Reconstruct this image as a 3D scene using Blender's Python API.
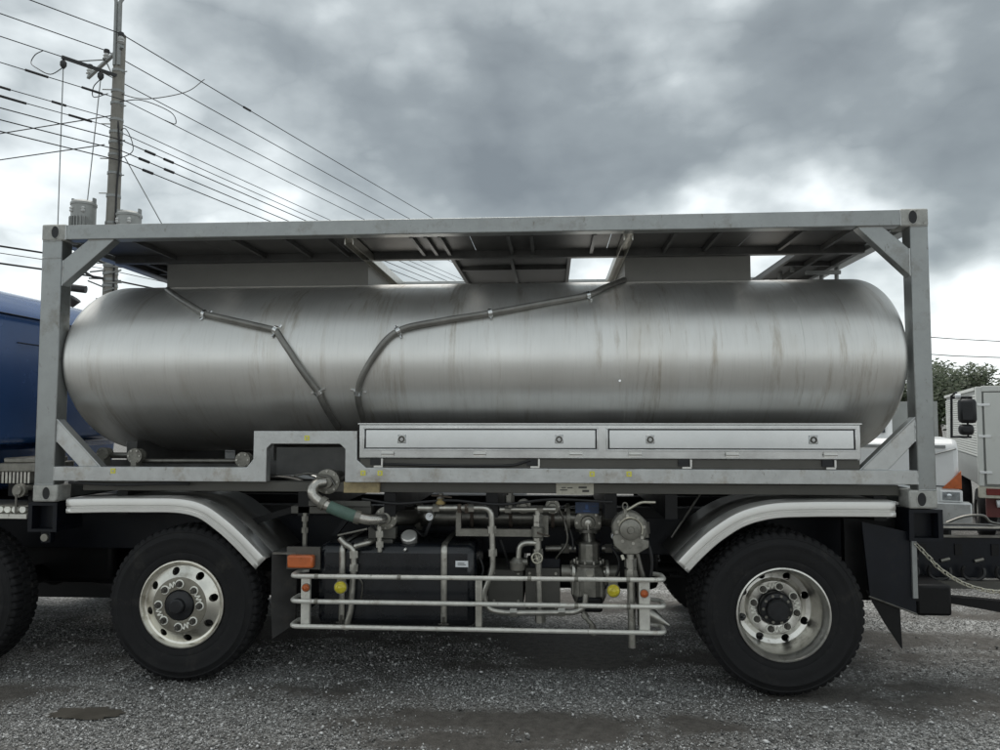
import bpy, bmesh, math, random
import numpy as np
from mathutils import Vector, Matrix, noise as mnoise

random.seed(7)
rng = np.random.default_rng(7)
for o in list(bpy.data.objects): bpy.data.objects.remove(o)
S = bpy.context.scene
COL = S.collection
rad = math.radians
PI = math.pi

# ------------------------------------------------------------------ camera
cam_d = bpy.data.cameras.new('camera'); cam = bpy.data.objects.new('camera', cam_d); COL.objects.link(cam)
cam_d.sensor_width = 36; cam_d.lens = 27.236; cam_d.clip_start = 0.05; cam_d.clip_end = 3000
cam.location = (3.599, -5.052, 1.764)
cam.rotation_euler = (rad(90 + 3.343), 0, rad(3.928))
S.camera = cam
S.render.resolution_x, S.render.resolution_y = 1024, 768

# ------------------------------------------------------------------ world: overcast sky over a Nishita base
SUN_EL, SUN_AZ = rad(70), rad(335)          # azimuth measured clockwise from +Y
W = bpy.data.worlds.new('World'); S.world = W; W.use_nodes = True
nt = W.node_tree; nt.nodes.clear()
def N(kind, **kw):
    n = nt.nodes.new(kind)
    for k, v in kw.items(): setattr(n, k, v)
    return n
def L(a, b): nt.links.new(a, b)
def math_n(op, a, b=None, clamp=False):
    n = N('ShaderNodeMath', operation=op); n.use_clamp = clamp
    for i, v in enumerate((a, b)):
        if v is None: continue
        if isinstance(v, (int, float)): n.inputs[i].default_value = v
        else: L(v, n.inputs[i])
    return n.outputs[0]
out = N('ShaderNodeOutputWorld'); bg = N('ShaderNodeBackground'); bg.inputs['Strength'].default_value = 0.1
L(bg.outputs[0], out.inputs['Surface'])
sky = N('ShaderNodeTexSky', sky_type='NISHITA'); sky.sun_disc = False
sky.sun_elevation = SUN_EL; sky.sun_rotation = SUN_AZ
tc = N('ShaderNodeTexCoord'); gen = tc.outputs['Generated']
nrm = N('ShaderNodeVectorMath', operation='NORMALIZE'); L(gen, nrm.inputs[0])
sep = N('ShaderNodeSeparateXYZ'); L(nrm.outputs[0], sep.inputs[0])
zc = math_n('ADD', math_n('MAXIMUM', sep.outputs[2], 0.0), 0.22)
comb = N('ShaderNodeCombineXYZ')
L(math_n('DIVIDE', sep.outputs[0], zc), comb.inputs[0]); L(math_n('DIVIDE', sep.outputs[1], zc), comb.inputs[1])
# ragged warp for the cloud edges
wn = N('ShaderNodeTexNoise'); wn.inputs['Scale'].default_value = 7.0; wn.inputs['Detail'].default_value = 3; wn.inputs['Roughness'].default_value = .6
L(nrm.outputs[0], wn.inputs['Vector'])
wsub = N('ShaderNodeVectorMath', operation='SUBTRACT'); L(wn.outputs['Color'], wsub.inputs[0]); wsub.inputs[1].default_value = (.5, .5, .5)
wscl = N('ShaderNodeVectorMath', operation='SCALE'); L(wsub.outputs[0], wscl.inputs[0]); wscl.inputs['Scale'].default_value = 0.17
wdir = N('ShaderNodeVectorMath', operation='ADD'); L(nrm.outputs[0], wdir.inputs[0]); L(wscl.outputs[0], wdir.inputs[1])
n1 = N('ShaderNodeTexNoise'); n1.inputs['Scale'].default_value = 1.0; n1.inputs['Detail'].default_value = 5; n1.inputs['Roughness'].default_value = 0.5
mp = N('ShaderNodeMapping'); mp.inputs['Location'].default_value = (3.1, 1.7, 0.4); L(comb.outputs[0], mp.inputs[0]); L(mp.outputs[0], n1.inputs['Vector'])
mp2 = N('ShaderNodeMapping'); mp2.inputs['Scale'].default_value = (1, 1, 1.7); mp2.inputs['Location'].default_value = (.37, .21, .13); L(nrm.outputs[0], mp2.inputs[0])
n2 = N('ShaderNodeTexNoise'); n2.inputs['Scale'].default_value = 6.0; n2.inputs['Detail'].default_value = 7; n2.inputs['Roughness'].default_value = 0.50
L(mp2.outputs[0], n2.inputs['Vector'])
n3 = N('ShaderNodeTexNoise'); n3.inputs['Scale'].default_value = 5.2; n3.inputs['Detail'].default_value = 4; n3.inputs['Roughness'].default_value = 0.45
mp3 = N('ShaderNodeMapping'); mp3.inputs['Scale'].default_value = (1, 1, 1.8); mp3.inputs['Location'].default_value = (2.3, .7, 1.9); L(nrm.outputs[0], mp3.inputs[0]); L(mp3.outputs[0], n3.inputs['Vector'])
billow = math_n('POWER', math_n('MULTIPLY', math_n('ABSOLUTE', math_n('SUBTRACT', n3.outputs['Fac'], .5)), 4.0, True), .7)
v = math_n('ADD', math_n('MULTIPLY', math_n('SUBTRACT', n1.outputs['Fac'], .5), 0.45), 0.44)
v = math_n('ADD', v, math_n('MULTIPLY', math_n('SUBTRACT', n2.outputs['Fac'], .5), 0.75))
v = math_n('ADD', v, math_n('MULTIPLY', math_n('SUBTRACT', billow, .42), 0.13))
# low sky is brighter all the way round
low = math_n('POWER', math_n('SUBTRACT', 1.0, math_n('MAXIMUM', sep.outputs[2], 0.0), True), 5.0)
v = math_n('ADD', v, math_n('MULTIPLY', low, 0.33))
CLOUDS = [  # direction, angular size, thickness (negative = dark rain cloud, positive = break)
 ((-.126, .923, .350), .15, -.26), ((-.06, .945, .305), .08, -.24), ((.086, .938, .330), .13, -.22), ((.248, .897, .350), .15, -.20), ((.470, .838, .285), .11, -.30),
 ((.361, .835, .416), .16, -.12), ((-.268, .882, .387), .12, -.08), ((-.396, .806, .44), .17, -.06),
 ((-.58, .77, .22), .12, .06), ((-.358, .896, .245), .07, .10), ((.10, .958, .232), .07, .16), ((.20, .945, .238), .06, .18),
 ((.37, .896, .243), .07, .26), ((.49, .87, .12), .06, .14), ((.448, .875, .19), .05, -.20)]
for d, s, a in CLOUDS:
    dist = N('ShaderNodeVectorMath', operation='DISTANCE'); L(wdir.outputs[0], dist.inputs[0]); dist.inputs[1].default_value = d
    q = math_n('POWER', math_n('DIVIDE', dist.outputs['Value'], s), 2.0)
    v = math_n('ADD', v, math_n('MULTIPLY', math_n('EXPONENT', math_n('MULTIPLY', q, -1.0)), a))
ramp = N('ShaderNodeValToRGB'); L(v, ramp.inputs[0])
els = ramp.color_ramp.elements
els[0].position = 0.0; els[0].color = (.115, .127, .126, 1)
els[1].position = 1.0; els[1].color = (.86, .885, .885, 1)
for p_, c_ in ((.24, (.175, .193, .192, 1)), (.42, (.295, .320, .318, 1)), (.54, (.455, .485, .482, 1)), (.63, (.62, .65, .65, 1)), (.78, (.75, .78, .78, 1))):
    e = els.new(p_); e.color = c_
mul = N('ShaderNodeVectorMath', operation='SCALE'); L(ramp.outputs['Color'], mul.inputs[0]); mul.inputs['Scale'].default_value = 10.0
mixs = N('ShaderNodeMix', data_type='RGBA'); mixs.inputs[0].default_value = 0.10
L(mul.outputs[0], mixs.inputs[6]); L(sky.outputs[0], mixs.inputs[7]); L(mixs.outputs[2], bg.inputs['Color'])

sd = bpy.data.lights.new('sun', 'SUN'); sun = bpy.data.objects.new('sun', sd); COL.objects.link(sun)
sd.energy = 1.5; sd.angle = rad(45); sd.color = (1, .97, .92)
sv = Vector((math.sin(SUN_AZ) * math.cos(SUN_EL), math.cos(SUN_AZ) * math.cos(SUN_EL), math.sin(SUN_EL)))
sun.rotation_euler = (-sv).to_track_quat('-Z', 'Y').to_euler()
sun.location = (0, -10, 20)
S.view_settings.view_transform = 'Standard'; S.view_settings.look = 'None'
S.view_settings.exposure = 0.85; S.view_settings.gamma = 1.0

# ------------------------------------------------------------------ materials
MATS = {}
def mat(name, col, rough=.5, metal=0.0, var=.18, scale=6.0, bump=.0, bscale=60, stretch=(1, 1, 1), col2=None, spec=.5, stain=None, coat=0, rvar=.12, trans=0, aniso=0, speck=None):
    m = bpy.data.materials.new(name); m.use_nodes = True; t = m.node_tree; b = t.nodes['Principled BSDF']
    b.inputs['Roughness'].default_value = rough; b.inputs['Metallic'].default_value = metal
    b.inputs['Specular IOR Level'].default_value = spec; b.inputs['Coat Weight'].default_value = coat
    if aniso: b.inputs['Anisotropic'].default_value = aniso
    if trans: b.inputs['Transmission Weight'].default_value = trans
    ge = t.nodes.new('ShaderNodeNewGeometry')
    mp = t.nodes.new('ShaderNodeMapping'); mp.inputs['Scale'].default_value = stretch
    t.links.new(ge.outputs['Position'], mp.inputs[0])
    n = t.nodes.new('ShaderNodeTexNoise'); n.inputs['Scale'].default_value = scale; n.inputs['Detail'].default_value = 6; n.inputs['Roughness'].default_value = .65
    t.links.new(mp.outputs[0], n.inputs['Vector'])
    r = t.nodes.new('ShaderNodeValToRGB'); t.links.new(n.outputs['Fac'], r.inputs[0])
    c2 = col2 or tuple(min(1, c * (1 + var)) for c in col)
    c1 = tuple(c * (1 - var) for c in col) if col2 is None else col
    r.color_ramp.elements[0].position = .3; r.color_ramp.elements[0].color = (*c1, 1)
    r.color_ramp.elements[1].position = .7; r.color_ramp.elements[1].color = (*c2, 1)
    cout = r.outputs['Color']
    if stain:                       # (colour, scale, threshold, amount)
        sc, ss, th, am = stain
        n3 = t.nodes.new('ShaderNodeTexNoise'); n3.inputs['Scale'].default_value = ss; n3.inputs['Detail'].default_value = 8; n3.inputs['Roughness'].default_value = .7
        t.links.new(mp.outputs[0], n3.inputs['Vector'])
        mr = t.nodes.new('ShaderNodeMapRange'); mr.inputs[1].default_value = th; mr.inputs[2].default_value = th + .16; mr.inputs[4].default_value = am
        t.links.new(n3.outputs['Fac'], mr.inputs[0])
        mx = t.nodes.new('ShaderNodeMix'); mx.data_type = 'RGBA'; t.links.new(mr.outputs[0], mx.inputs[0]); t.links.new(cout, mx.inputs[6]); mx.inputs[7].default_value = (*sc, 1)
        cout = mx.outputs[2]
    if speck:                       # chips and scratches: (colour, amount)
        mps = t.nodes.new('ShaderNodeMapping'); mps.inputs['Scale'].default_value = (1, 1, .45); t.links.new(ge.outputs['Position'], mps.inputs[0])
        n5 = t.nodes.new('ShaderNodeTexNoise'); n5.inputs['Scale'].default_value = 26; n5.inputs['Detail'].default_value = 7; n5.inputs['Roughness'].default_value = .75; t.links.new(mps.outputs[0], n5.inputs['Vector'])
        ms = t.nodes.new('ShaderNodeMapRange'); ms.inputs[1].default_value = .60; ms.inputs[2].default_value = .68; ms.inputs[4].default_value = speck[1]; t.links.new(n5.outputs['Fac'], ms.inputs[0])
        mx = t.nodes.new('ShaderNodeMix'); mx.data_type = 'RGBA'; t.links.new(ms.outputs[0], mx.inputs[0]); t.links.new(cout, mx.inputs[6]); mx.inputs[7].default_value = (*speck[0], 1); cout = mx.outputs[2]
    t.links.new(cout, b.inputs['Base Color'])
    if rvar:
        mr = t.nodes.new('ShaderNodeMapRange'); mr.inputs[3].default_value = max(.03, rough - rvar); mr.inputs[4].default_value = min(1, rough + rvar)
        t.links.new(n.outputs['Fac'], mr.inputs[0]); t.links.new(mr.outputs[0], b.inputs['Roughness'])
    if bump:
        n4 = t.nodes.new('ShaderNodeTexNoise'); n4.inputs['Scale'].default_value = bscale; n4.inputs['Detail'].default_value = 4
        t.links.new(mp.outputs[0], n4.inputs['Vector'])
        bp = t.nodes.new('ShaderNodeBump'); bp.inputs['Strength'].default_value = bump; bp.inputs['Distance'].default_value = .01
        t.links.new(n4.outputs['Fac'], bp.inputs['Height']); t.links.new(bp.outputs[0], b.inputs['Normal'])
    MATS[name] = m
    return m
mat('frame', (.30, .313, .310), .36, .7, .14, 5, .04, 40, stain=((.15, .135, .11), 3.5, .54, .6), speck=((.12, .10, .08), .6))
mat('rail', (.50, .512, .508), .32, .75, .15, 7, .05, 40, stain=((.26, .21, .15), 4, .54, .75), speck=((.16, .13, .10), .65))
mat('casting', (.40, .40, .375), .62, .1, .2, 22, .15, 60, stain=((.05, .04, .03), 30, .58, .8), speck=((.03, .025, .02), .8))
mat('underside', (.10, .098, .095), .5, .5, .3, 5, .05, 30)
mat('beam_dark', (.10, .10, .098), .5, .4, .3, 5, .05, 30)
mat('spill', (.20, .197, .182), .55, .3, .1, 3, .03, 20)
mat('stainless', (.60, .61, .61), .2, 1.0, .1, 5, .02, 8, rvar=.08, stain=((.35, .33, .3), 6, .6, .5))
mat('door_steel', (.50, .515, .52), .15, 1.0, .08, 2.5, .015, 5, rvar=.06)
mat('polished', (.68, .672, .645), .38, .75, .05, 5, .0, 30, stain=((.45, .42, .36), 4, .64, .4), rvar=.06)
mat('pipe_tank', (.22, .215, .20), .45, .7, .2, 10, .04, 40)
mat('pipe_grey', (.17, .165, .15), .34, .85, .25, 14, .06, 60, stain=((.06, .05, .04), 16, .55, .7))
mat('pipe_light', (.46, .45, .41), .32, .85, .25, 14, .06, 60, stain=((.1, .08, .06), 16, .58, .7))
mat('brass', (.42, .33, .16), .4, .8, .2, 20)
mat('rusty', (.075, .058, .045), .75, .2, .35, 25, .15, 90)
mat('cast_grey', (.23, .222, .195), .42, .55, .25, 16, .12, 80, stain=((.05, .045, .04), 12, .56, .7))
mat('box_grey', (.09, .087, .077), .55, .2, .12, 6, .03, 30, stain=((.05, .045, .04), 5, .6, .5))
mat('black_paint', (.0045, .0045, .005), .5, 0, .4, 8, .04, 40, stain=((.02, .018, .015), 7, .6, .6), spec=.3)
mat('navy', (.0045, .006, .010), .42, 0, .3, 6, .03, 30, stain=((.014, .013, .012), 6, .58, .7), coat=.0, spec=.3)
mat('flap_rubber', (.035, .034, .033), .6, 0, .3, 8, .05, 30, stain=((.08, .072, .06), 6, .52, .8))
mat('tank_black', (.0055, .007, .010), .28, 0, .3, 6, .02, 10, stain=((.035, .033, .03), 5, .6, .5), coat=.15)
mat('fender_sheet', (.16, .157, .148), .42, .75, .3, 5, .05, 20)
mat('tyre', (.011, .011, .0118), .75, 0, .3, 9, .12, 90, stain=((.038, .036, .032), 7, .56, .6), spec=.3)
mat('alloy', (.76, .74, .67), .33, 1.0, .1, 14, .03, 40, stain=((.26, .23, .17), 10, .52, .6))
mat('alloy_rear', (.68, .67, .63), .34, 1.0, .12, 14, .03, 40, stain=((.16, .14, .11), 9, .54, .7))
mat('hub_dirt', (.24, .225, .185), .55, .45, .15, 20, .06, 60, stain=((.16, .14, .11), 18, .52, .7))
mat('hub_black', (.014, .015, .017), .42, .2, .3, 20, .1, 60)
mat('nut', (.10, .095, .085), .5, .7, .3, 30)
mat('indicator', (.90, .88, .80), .45, 0, .15, 30)
mat('rail_white', (.64, .63, .58), .36, .35, .15, 14, .05, 50, stain=((.24, .18, .12), 11, .56, .7), speck=((.12, .10, .08), .7))
mat('amber', (.50, .12, .03), .3, 0, .2, 16, coat=.3)
mat('yellow_lens', (.62, .53, .04), .2, 0, .25, 40, coat=.4)
mat('sticker', (.72, .68, .10), .55, 0, .1, 30)
mat('white_paint', (.76, .77, .77), .35, 0, .05, 3, coat=.2)
mat('label_white', (.70, .72, .74), .5, 0, .05, 10)
mat('plate_cream', (.52, .50, .42), .6, 0, .1, 20, stain=((.22, .2, .15), 18, .55, .8))
mat('plate_brown', (.36, .29, .16), .6, 0, .25, 24, stain=((.15, .11, .06), 16, .55, .8))
mat('ink', (.06, .06, .055), .6, 0, .2, 30)
mat('blue_plate', (.02, .045, .11), .4, 0, .3, 30)
mat('green_sleeve', (.085, .145, .118), .6, 0, .2, 18, .1, 60, stain=((.04, .05, .04), 20, .6, .7))
mat('braid', (.50, .48, .44), .3, .9, .2, 60, .1, 200)
mat('glass_dark', (.02, .025, .03), .08, 0, .2, 4, coat=.5)
mat('cab_blue', (.028, .085, .24), .25, .3, .12, 2, .0, 3, coat=.6)
mat('concrete', (.25, .24, .215), .85, 0, .14, 2.5, .2, 30, stain=((.13, .12, .105), 2, .55, .6))
mat('galv', (.30, .31, .305), .55, .6, .15, 10)
mat('dark_iron', (.05, .05, .052), .55, .5, .2, 10)
mat('wire', (.022, .022, .024), .6)
mat('porcelain', (.60, .61, .60), .25, 0, .1, 10)
mat('transformer', (.34, .35, .34), .5, .2, .1, 6, stain=((.2, .19, .17), 5, .58, .6))
mat('box_panel', (.60, .61, .58), .5, .05, .05, 2, stain=((.42, .41, .38), 3, .58, .5))
mat('box_grey_panel', (.30, .31, .30), .5, .1, .1, 3)
mat('red_paint', (.11, .02, .017), .5, 0, .25, 8)
mat('red_lens', (.16, .015, .012), .25, 0, .2, 10)
mat('lens_clear', (.55, .58, .6), .08, .6, .3, 30)
mat('bark', (.09, .07, .05), .9, 0, .3, 12, .3, 30)
mat('leaf', (.018, .032, .011), .6, 0, .5, 2.2, col2=(.055, .078, .028))
mat('chain_steel', (.50, .48, .40), .4, .8, .2, 40)
mat('hose_black', (.015, .015, .016), .5)
mat('warm_blue', (.03, .06, .2), .4)
mat('mud', (.085, .078, .066), .35, 0, .2, 8, .1, 40, rvar=.15)

# brushed tank steel: vertical run-off streaks, brown drips, mill finish
def tank_material():
    m = bpy.data.materials.new('tank_steel'); m.use_nodes = True; t = m.node_tree; b = t.nodes['Principled BSDF']
    ge = t.nodes.new('ShaderNodeNewGeometry')
    def noise(scale, stretch, det=6, ro=.6, dist=0):
        mp = t.nodes.new('ShaderNodeMapping'); mp.inputs['Scale'].default_value = stretch; t.links.new(ge.outputs['Position'], mp.inputs[0])
        n = t.nodes.new('ShaderNodeTexNoise'); n.inputs['Scale'].default_value = scale; n.inputs['Detail'].default_value = det; n.inputs['Roughness'].default_value = ro; n.inputs['Distortion'].default_value = dist
        t.links.new(mp.outputs[0], n.inputs['Vector']); return n.outputs['Fac']
    def rng_(x, a, b_, c, d):
        mr = t.nodes.new('ShaderNodeMapRange'); t.links.new(x, mr.inputs[0])
        for i, q in enumerate((a, b_, c, d)): mr.inputs[i + 1].default_value = q
        return mr.outputs[0]
    def mul(a, b_):
        n = t.nodes.new('ShaderNodeMath'); n.operation = 'MULTIPLY'; t.links.new(a, n.inputs[0]); t.links.new(b_, n.inputs[1]); return n.outputs[0]
    def mix(f, a, col):
        mx = t.nodes.new('ShaderNodeMix'); mx.data_type = 'RGBA'; t.links.new(f, mx.inputs[0])
        if isinstance(a, tuple): mx.inputs[6].default_value = (*a, 1)
        else: t.links.new(a, mx.inputs[6])
        mx.inputs[7].default_value = (*col, 1); return mx.outputs[2]
    fine = noise(9, (6, .35, .35), 5); wide = noise(1.1, (1, .5, .5), 5); drip = noise(1.6, (5, .55, .55), 7, .72, .3); broad = noise(.9, (2.2, .8, .8), 4)
    blot = noise(3.0, (1, 1, 1), 7, .7)
    c = mix(rng_(wide, .35, .68, 0, 1), (.70, .695, .67), (.80, .795, .77))
    c = mix(mul(rng_(fine, .52, .75, 0, .28), rng_(blot, .35, .6, .2, 1)), c, (.45, .44, .42))
    c = mix(mul(rng_(drip, .53, .68, 0, .8), rng_(broad, .40, .60, .15, 1)), c, (.34, .285, .21))
    c = mix(rng_(broad, .54, .72, 0, .35), c, (.50, .45, .37))
    t.links.new(c, b.inputs['Base Color'])
    b.inputs['Metallic'].default_value = .86
    r = t.nodes.new('ShaderNodeMath'); r.operation = 'ADD'; t.links.new(rng_(fine, .3, .7, .37, .44), r.inputs[0]); t.links.new(rng_(blot, .35, .7, 0, .1), r.inputs[1])
    t.links.new(r.outputs[0], b.inputs['Roughness'])
    bp = t.nodes.new('ShaderNodeBump'); bp.inputs['Strength'].default_value = .05; bp.inputs['Distance'].default_value = .02
    t.links.new(noise(1.6, (1, .6, .6), 3), bp.inputs['Height']); t.links.new(bp.outputs[0], b.inputs['Normal'])
    MATS['tank_steel'] = m
tank_material()

def ground_material():
    m = bpy.data.materials.new('gravel_ground'); m.use_nodes = True; t = m.node_tree; b = t.nodes['Principled BSDF']
    ge = t.nodes.new('ShaderNodeNewGeometry')
    def noise(scale, det=6, ro=.6, stretch=(1, 1, 1)):
        mp = t.nodes.new('ShaderNodeMapping'); mp.inputs['Scale'].default_value = stretch; t.links.new(ge.outputs['Position'], mp.inputs[0])
        n = t.nodes.new('ShaderNodeTexNoise'); n.inputs['Scale'].default_value = scale; n.inputs['Detail'].default_value = det; n.inputs['Roughness'].default_value = ro
        t.links.new(mp.outputs[0], n.inputs['Vector']); return n.outputs['Fac']
    def ramp(x, stops):
        r = t.nodes.new('ShaderNodeValToRGB'); t.links.new(x, r.inputs[0]); e = r.color_ramp.elements
        e[0].position, e[0].color = stops[0][0], (*stops[0][1], 1); e[1].position, e[1].color = stops[-1][0], (*stops[-1][1], 1)
        for p, c in stops[1:-1]: k = e.new(p); k.color = (*c, 1)
        return r.outputs['Color']
    vo = t.nodes.new('ShaderNodeTexVoronoi'); vo.inputs['Scale'].default_value = 75; t.links.new(ge.outputs['Position'], vo.inputs['Vector'])
    hs = t.nodes.new('ShaderNodeSeparateColor'); t.links.new(vo.outputs['Color'], hs.inputs[0])
    stones = ramp(hs.outputs[0], [(0, (.08, .08, .076)), (.45, (.24, .24, .23)), (.8, (.40, .40, .39)), (1, (.66, .66, .65))])
    dirt = ramp(noise(18, 8, .75), [(.3, (.055, .051, .046)), (.7, (.135, .126, .114))])
    at = t.nodes.new('ShaderNodeAttribute'); at.attribute_name = 'cover'
    cv = t.nodes.new('ShaderNodeMath'); cv.operation = 'MULTIPLY_ADD'; t.links.new(noise(7, 7, .7), cv.inputs[0]); cv.inputs[1].default_value = .9; t.links.new(at.outputs['Fac'], cv.inputs[2])
    f = ramp(cv.outputs[0], [(.22, (0, 0, 0)), (.92, (1, 1, 1))])
    mx = t.nodes.new('ShaderNodeMix'); mx.data_type = 'RGBA'; t.links.new(f, mx.inputs[0]); t.links.new(dirt, mx.inputs[6]); t.links.new(stones, mx.inputs[7])
    t.links.new(mx.outputs[2], b.inputs['Base Color'])
    b.inputs['Roughness'].default_value = .85; b.inputs['Specular IOR Level'].default_value = .3
    ad = t.nodes.new('ShaderNodeMath'); ad.operation = 'MULTIPLY_ADD'; t.links.new(vo.outputs['Distance'], ad.inputs[0]); ad.inputs[1].default_value = -.7; t.links.new(noise(30, 8, .75), ad.inputs[2])
    bp = t.nodes.new('ShaderNodeBump'); bp.inputs['Strength'].default_value = .7; bp.inputs['Distance'].default_value = .02
    t.links.new(ad.outputs[0], bp.inputs['Height']); t.links.new(bp.outputs[0], b.inputs['Normal'])
    MATS['gravel_ground'] = m
    m = bpy.data.materials.new('loose_stone'); m.use_nodes = True; t = m.node_tree; b = t.nodes['Principled BSDF']
    ge = t.nodes.new('ShaderNodeNewGeometry'); r = t.nodes.new('ShaderNodeValToRGB'); t.links.new(ge.outputs['Random Per Island'], r.inputs[0])
    e = r.color_ramp.elements; e[0].color = (.09, .089, .085, 1); e[1].color = (.74, .74, .73, 1)
    for p, c in ((.4, (.20, .198, .19, 1)), (.8, (.42, .417, .408, 1))): k = e.new(p); k.color = c
    t.links.new(r.outputs['Color'], b.inputs['Base Color']); b.inputs['Roughness'].default_value = .8
    MATS['loose_stone'] = m
ground_material()

# ------------------------------------------------------------------ mesh helpers
def new(): return bmesh.new()
def box(bm, x0, x1, y0, y1, z0, z1, M=None):
    vs = [bm.verts.new((x, y, z)) for x in (x0, x1) for y in (y0, y1) for z in (z0, z1)]
    for f in ((0, 1, 3, 2), (4, 6, 7, 5), (0, 4, 5, 1), (2, 3, 7, 6), (0, 2, 6, 4), (1, 5, 7, 3)): bm.faces.new([vs[i] for i in f])
    if M is not None:
        for v_ in vs: v_.co = M @ v_.co
    return bm
def prism(bm, poly, y0, y1):
    a = [bm.verts.new((x, y0, z)) for x, z in poly]; b = [bm.verts.new((x, y1, z)) for x, z in poly]; n = len(poly)
    bm.faces.new(a); bm.faces.new(b[::-1])
    for i in range(n): bm.faces.new((a[i], b[i], b[(i + 1) % n], a[(i + 1) % n]))
    return bm
def cyl(bm, p0, p1, r0, r1=None, seg=20):
    r1 = r0 if r1 is None else r1
    p0, p1 = Vector(p0), Vector(p1); d = (p1 - p0).normalized()
    u = d.orthogonal().normalized(); w = d.cross(u)
    A = []; B = []
    for i in range(seg):
        a = 2 * PI * i / seg; k = u * math.cos(a) + w * math.sin(a)
        A.append(bm.verts.new(p0 + k * r0)); B.append(bm.verts.new(p1 + k * r1))
    for i in range(seg): bm.faces.new((A[i], A[(i + 1) % seg], B[(i + 1) % seg], B[i]))
    bm.faces.new(A[::-1]); bm.faces.new(B)
    return bm
def smooth_path(pts, k=6):
    P = [Vector(p) for p in pts]; P = [2 * P[0] - P[1]] + P + [2 * P[-1] - P[-2]]; o = []
    for i in range(1, len(P) - 2):
        a, b, c, d = P[i - 1:i + 3]
        for j in range(k):
            t = j / k; o.append(.5 * ((2 * b) + (c - a) * t + (2 * a - 5 * b + 4 * c - d) * t * t + (3 * b - a - 3 * c + d) * t ** 3))
    o.append(P[-2]); return o
def round_path(pts, r, k=5):
    P = [Vector(p) for p in pts]; o = [P[0]]
    for i in range(1, len(P) - 1):
        a, b, c = P[i - 1:i + 2]; da = (a - b); dc = (c - b)
        q = min(r, da.length * .49, dc.length * .49); s = b + da.normalized() * q; e = b + dc.normalized() * q
        for j in range(k + 1):
            t = j / k; o.append(s.lerp(b, t).lerp(b.lerp(e, t), t))
    o.append(P[-1]); return o
def tube(bm, pts, r, seg=12, cap=True):
    P = [Vector(p) for p in pts]; rings = []; u = None
    for i, p in enumerate(P):
        d = (P[min(i + 1, len(P) - 1)] - P[max(i - 1, 0)]).normalized()
        u = d.orthogonal().normalized() if u is None else (u - d * u.dot(d)).normalized()
        w = d.cross(u); rr = r(i / (len(P) - 1)) if callable(r) else r
        rings.append([bm.verts.new(p + (u * math.cos(2 * PI * j / seg) + w * math.sin(2 * PI * j / seg)) * rr) for j in range(seg)])
    for a, b in zip(rings, rings[1:]):
        for j in range(seg): bm.faces.new((a[j], a[(j + 1) % seg], b[(j + 1) % seg], b[j]))
    if cap: bm.faces.new(rings[0][::-1]); bm.faces.new(rings[-1])
    return bm
def lathe(bm, prof, seg=64, c=(0, 0, 0), axis='Y', closed=False, mod=None):
    """prof: list of (radius, along-axis); mod(i_ring, j_seg) -> radius offset"""
    rings = []
    for i, (r, h) in enumerate(prof):
        ring = []
        for j in range(seg):
            a = 2 * PI * j / seg; rr = r + (mod(i, j) if mod else 0)
            x, z = rr * math.cos(a), rr * math.sin(a)
            co = {'Y': (x, h, z), 'Z': (x, z, h), 'X': (h, x, z)}[axis]
            ring.append(bm.verts.new((co[0] + c[0], co[1] + c[1], co[2] + c[2])))
        rings.append(ring)
    pairs = list(zip(rings, rings[1:])) + ([(rings[-1], rings[0])] if closed else [])
    for a, b in pairs:
        for j in range(seg): bm.faces.new((a[j], a[(j + 1) % seg], b[(j + 1) % seg], b[j]))
    if not closed:
        if prof[0][0] > 1e-4: bm.faces.new(rings[0][::-1])
        if prof[-1][0] > 1e-4: bm.faces.new(rings[-1])
    return bm
def mesh_of(bm, name, mt, smooth=True, ang=38):
    bmesh.ops.remove_doubles(bm, verts=bm.verts, dist=1e-5)
    bmesh.ops.recalc_face_normals(bm, faces=bm.faces)
    me = bpy.data.meshes.new(name); bm.to_mesh(me); bm.free()
    me.materials.append(MATS[mt])
    if smooth: me.shade_smooth(); me.set_sharp_from_angle(angle=rad(ang))
    return me
def base_of(parent):
    o = parent
    while o.parent: o = o.parent
    return o
def put(name, me, parent=None, loc=None, rot=None, bevel=0, local=False):
    o = bpy.data.objects.new(name, me); COL.objects.link(o)
    if loc is not None: o.location = loc
    if rot is not None: o.rotation_euler = rot
    if parent:
        o.parent = parent
        if not local: o.matrix_parent_inverse = WORLD[parent.name].inverted()
    m = Matrix.LocRotScale(o.location, o.rotation_euler, None); WORLD[o.name] = m
    if bevel:
        b = o.modifiers.new('bevel', 'BEVEL'); b.width = bevel; b.segments = 2; b.limit_method = 'ANGLE'; b.angle_limit = rad(40)
    return o
WORLD = {}
def obj(name, bm, mt, parent=None, bevel=0, smooth=True, ang=38, local=False):
    """vertices are in world metres; parent keeps them where they stand"""
    return put(name, mesh_of(bm, name, mt, smooth, ang), parent, bevel=bevel, local=local)
def tag(o, label=None, cat=None, group=None, kind=None):
    if label: o['label'] = label
    if cat: o['category'] = cat
    if group: o['group'] = group
    if kind: o['kind'] = kind
    return o
def thing(name, label, cat, loc=(0, 0, 0), group=None, rz=0):
    o = bpy.data.objects.new(name, None); COL.objects.link(o); o.location = loc; o.rotation_euler = (0, 0, rz); o.empty_display_size = .2
    WORLD[o.name] = Matrix.LocRotScale(Vector(loc), o.rotation_euler, None)
    return tag(o, label, cat, group)

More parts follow.
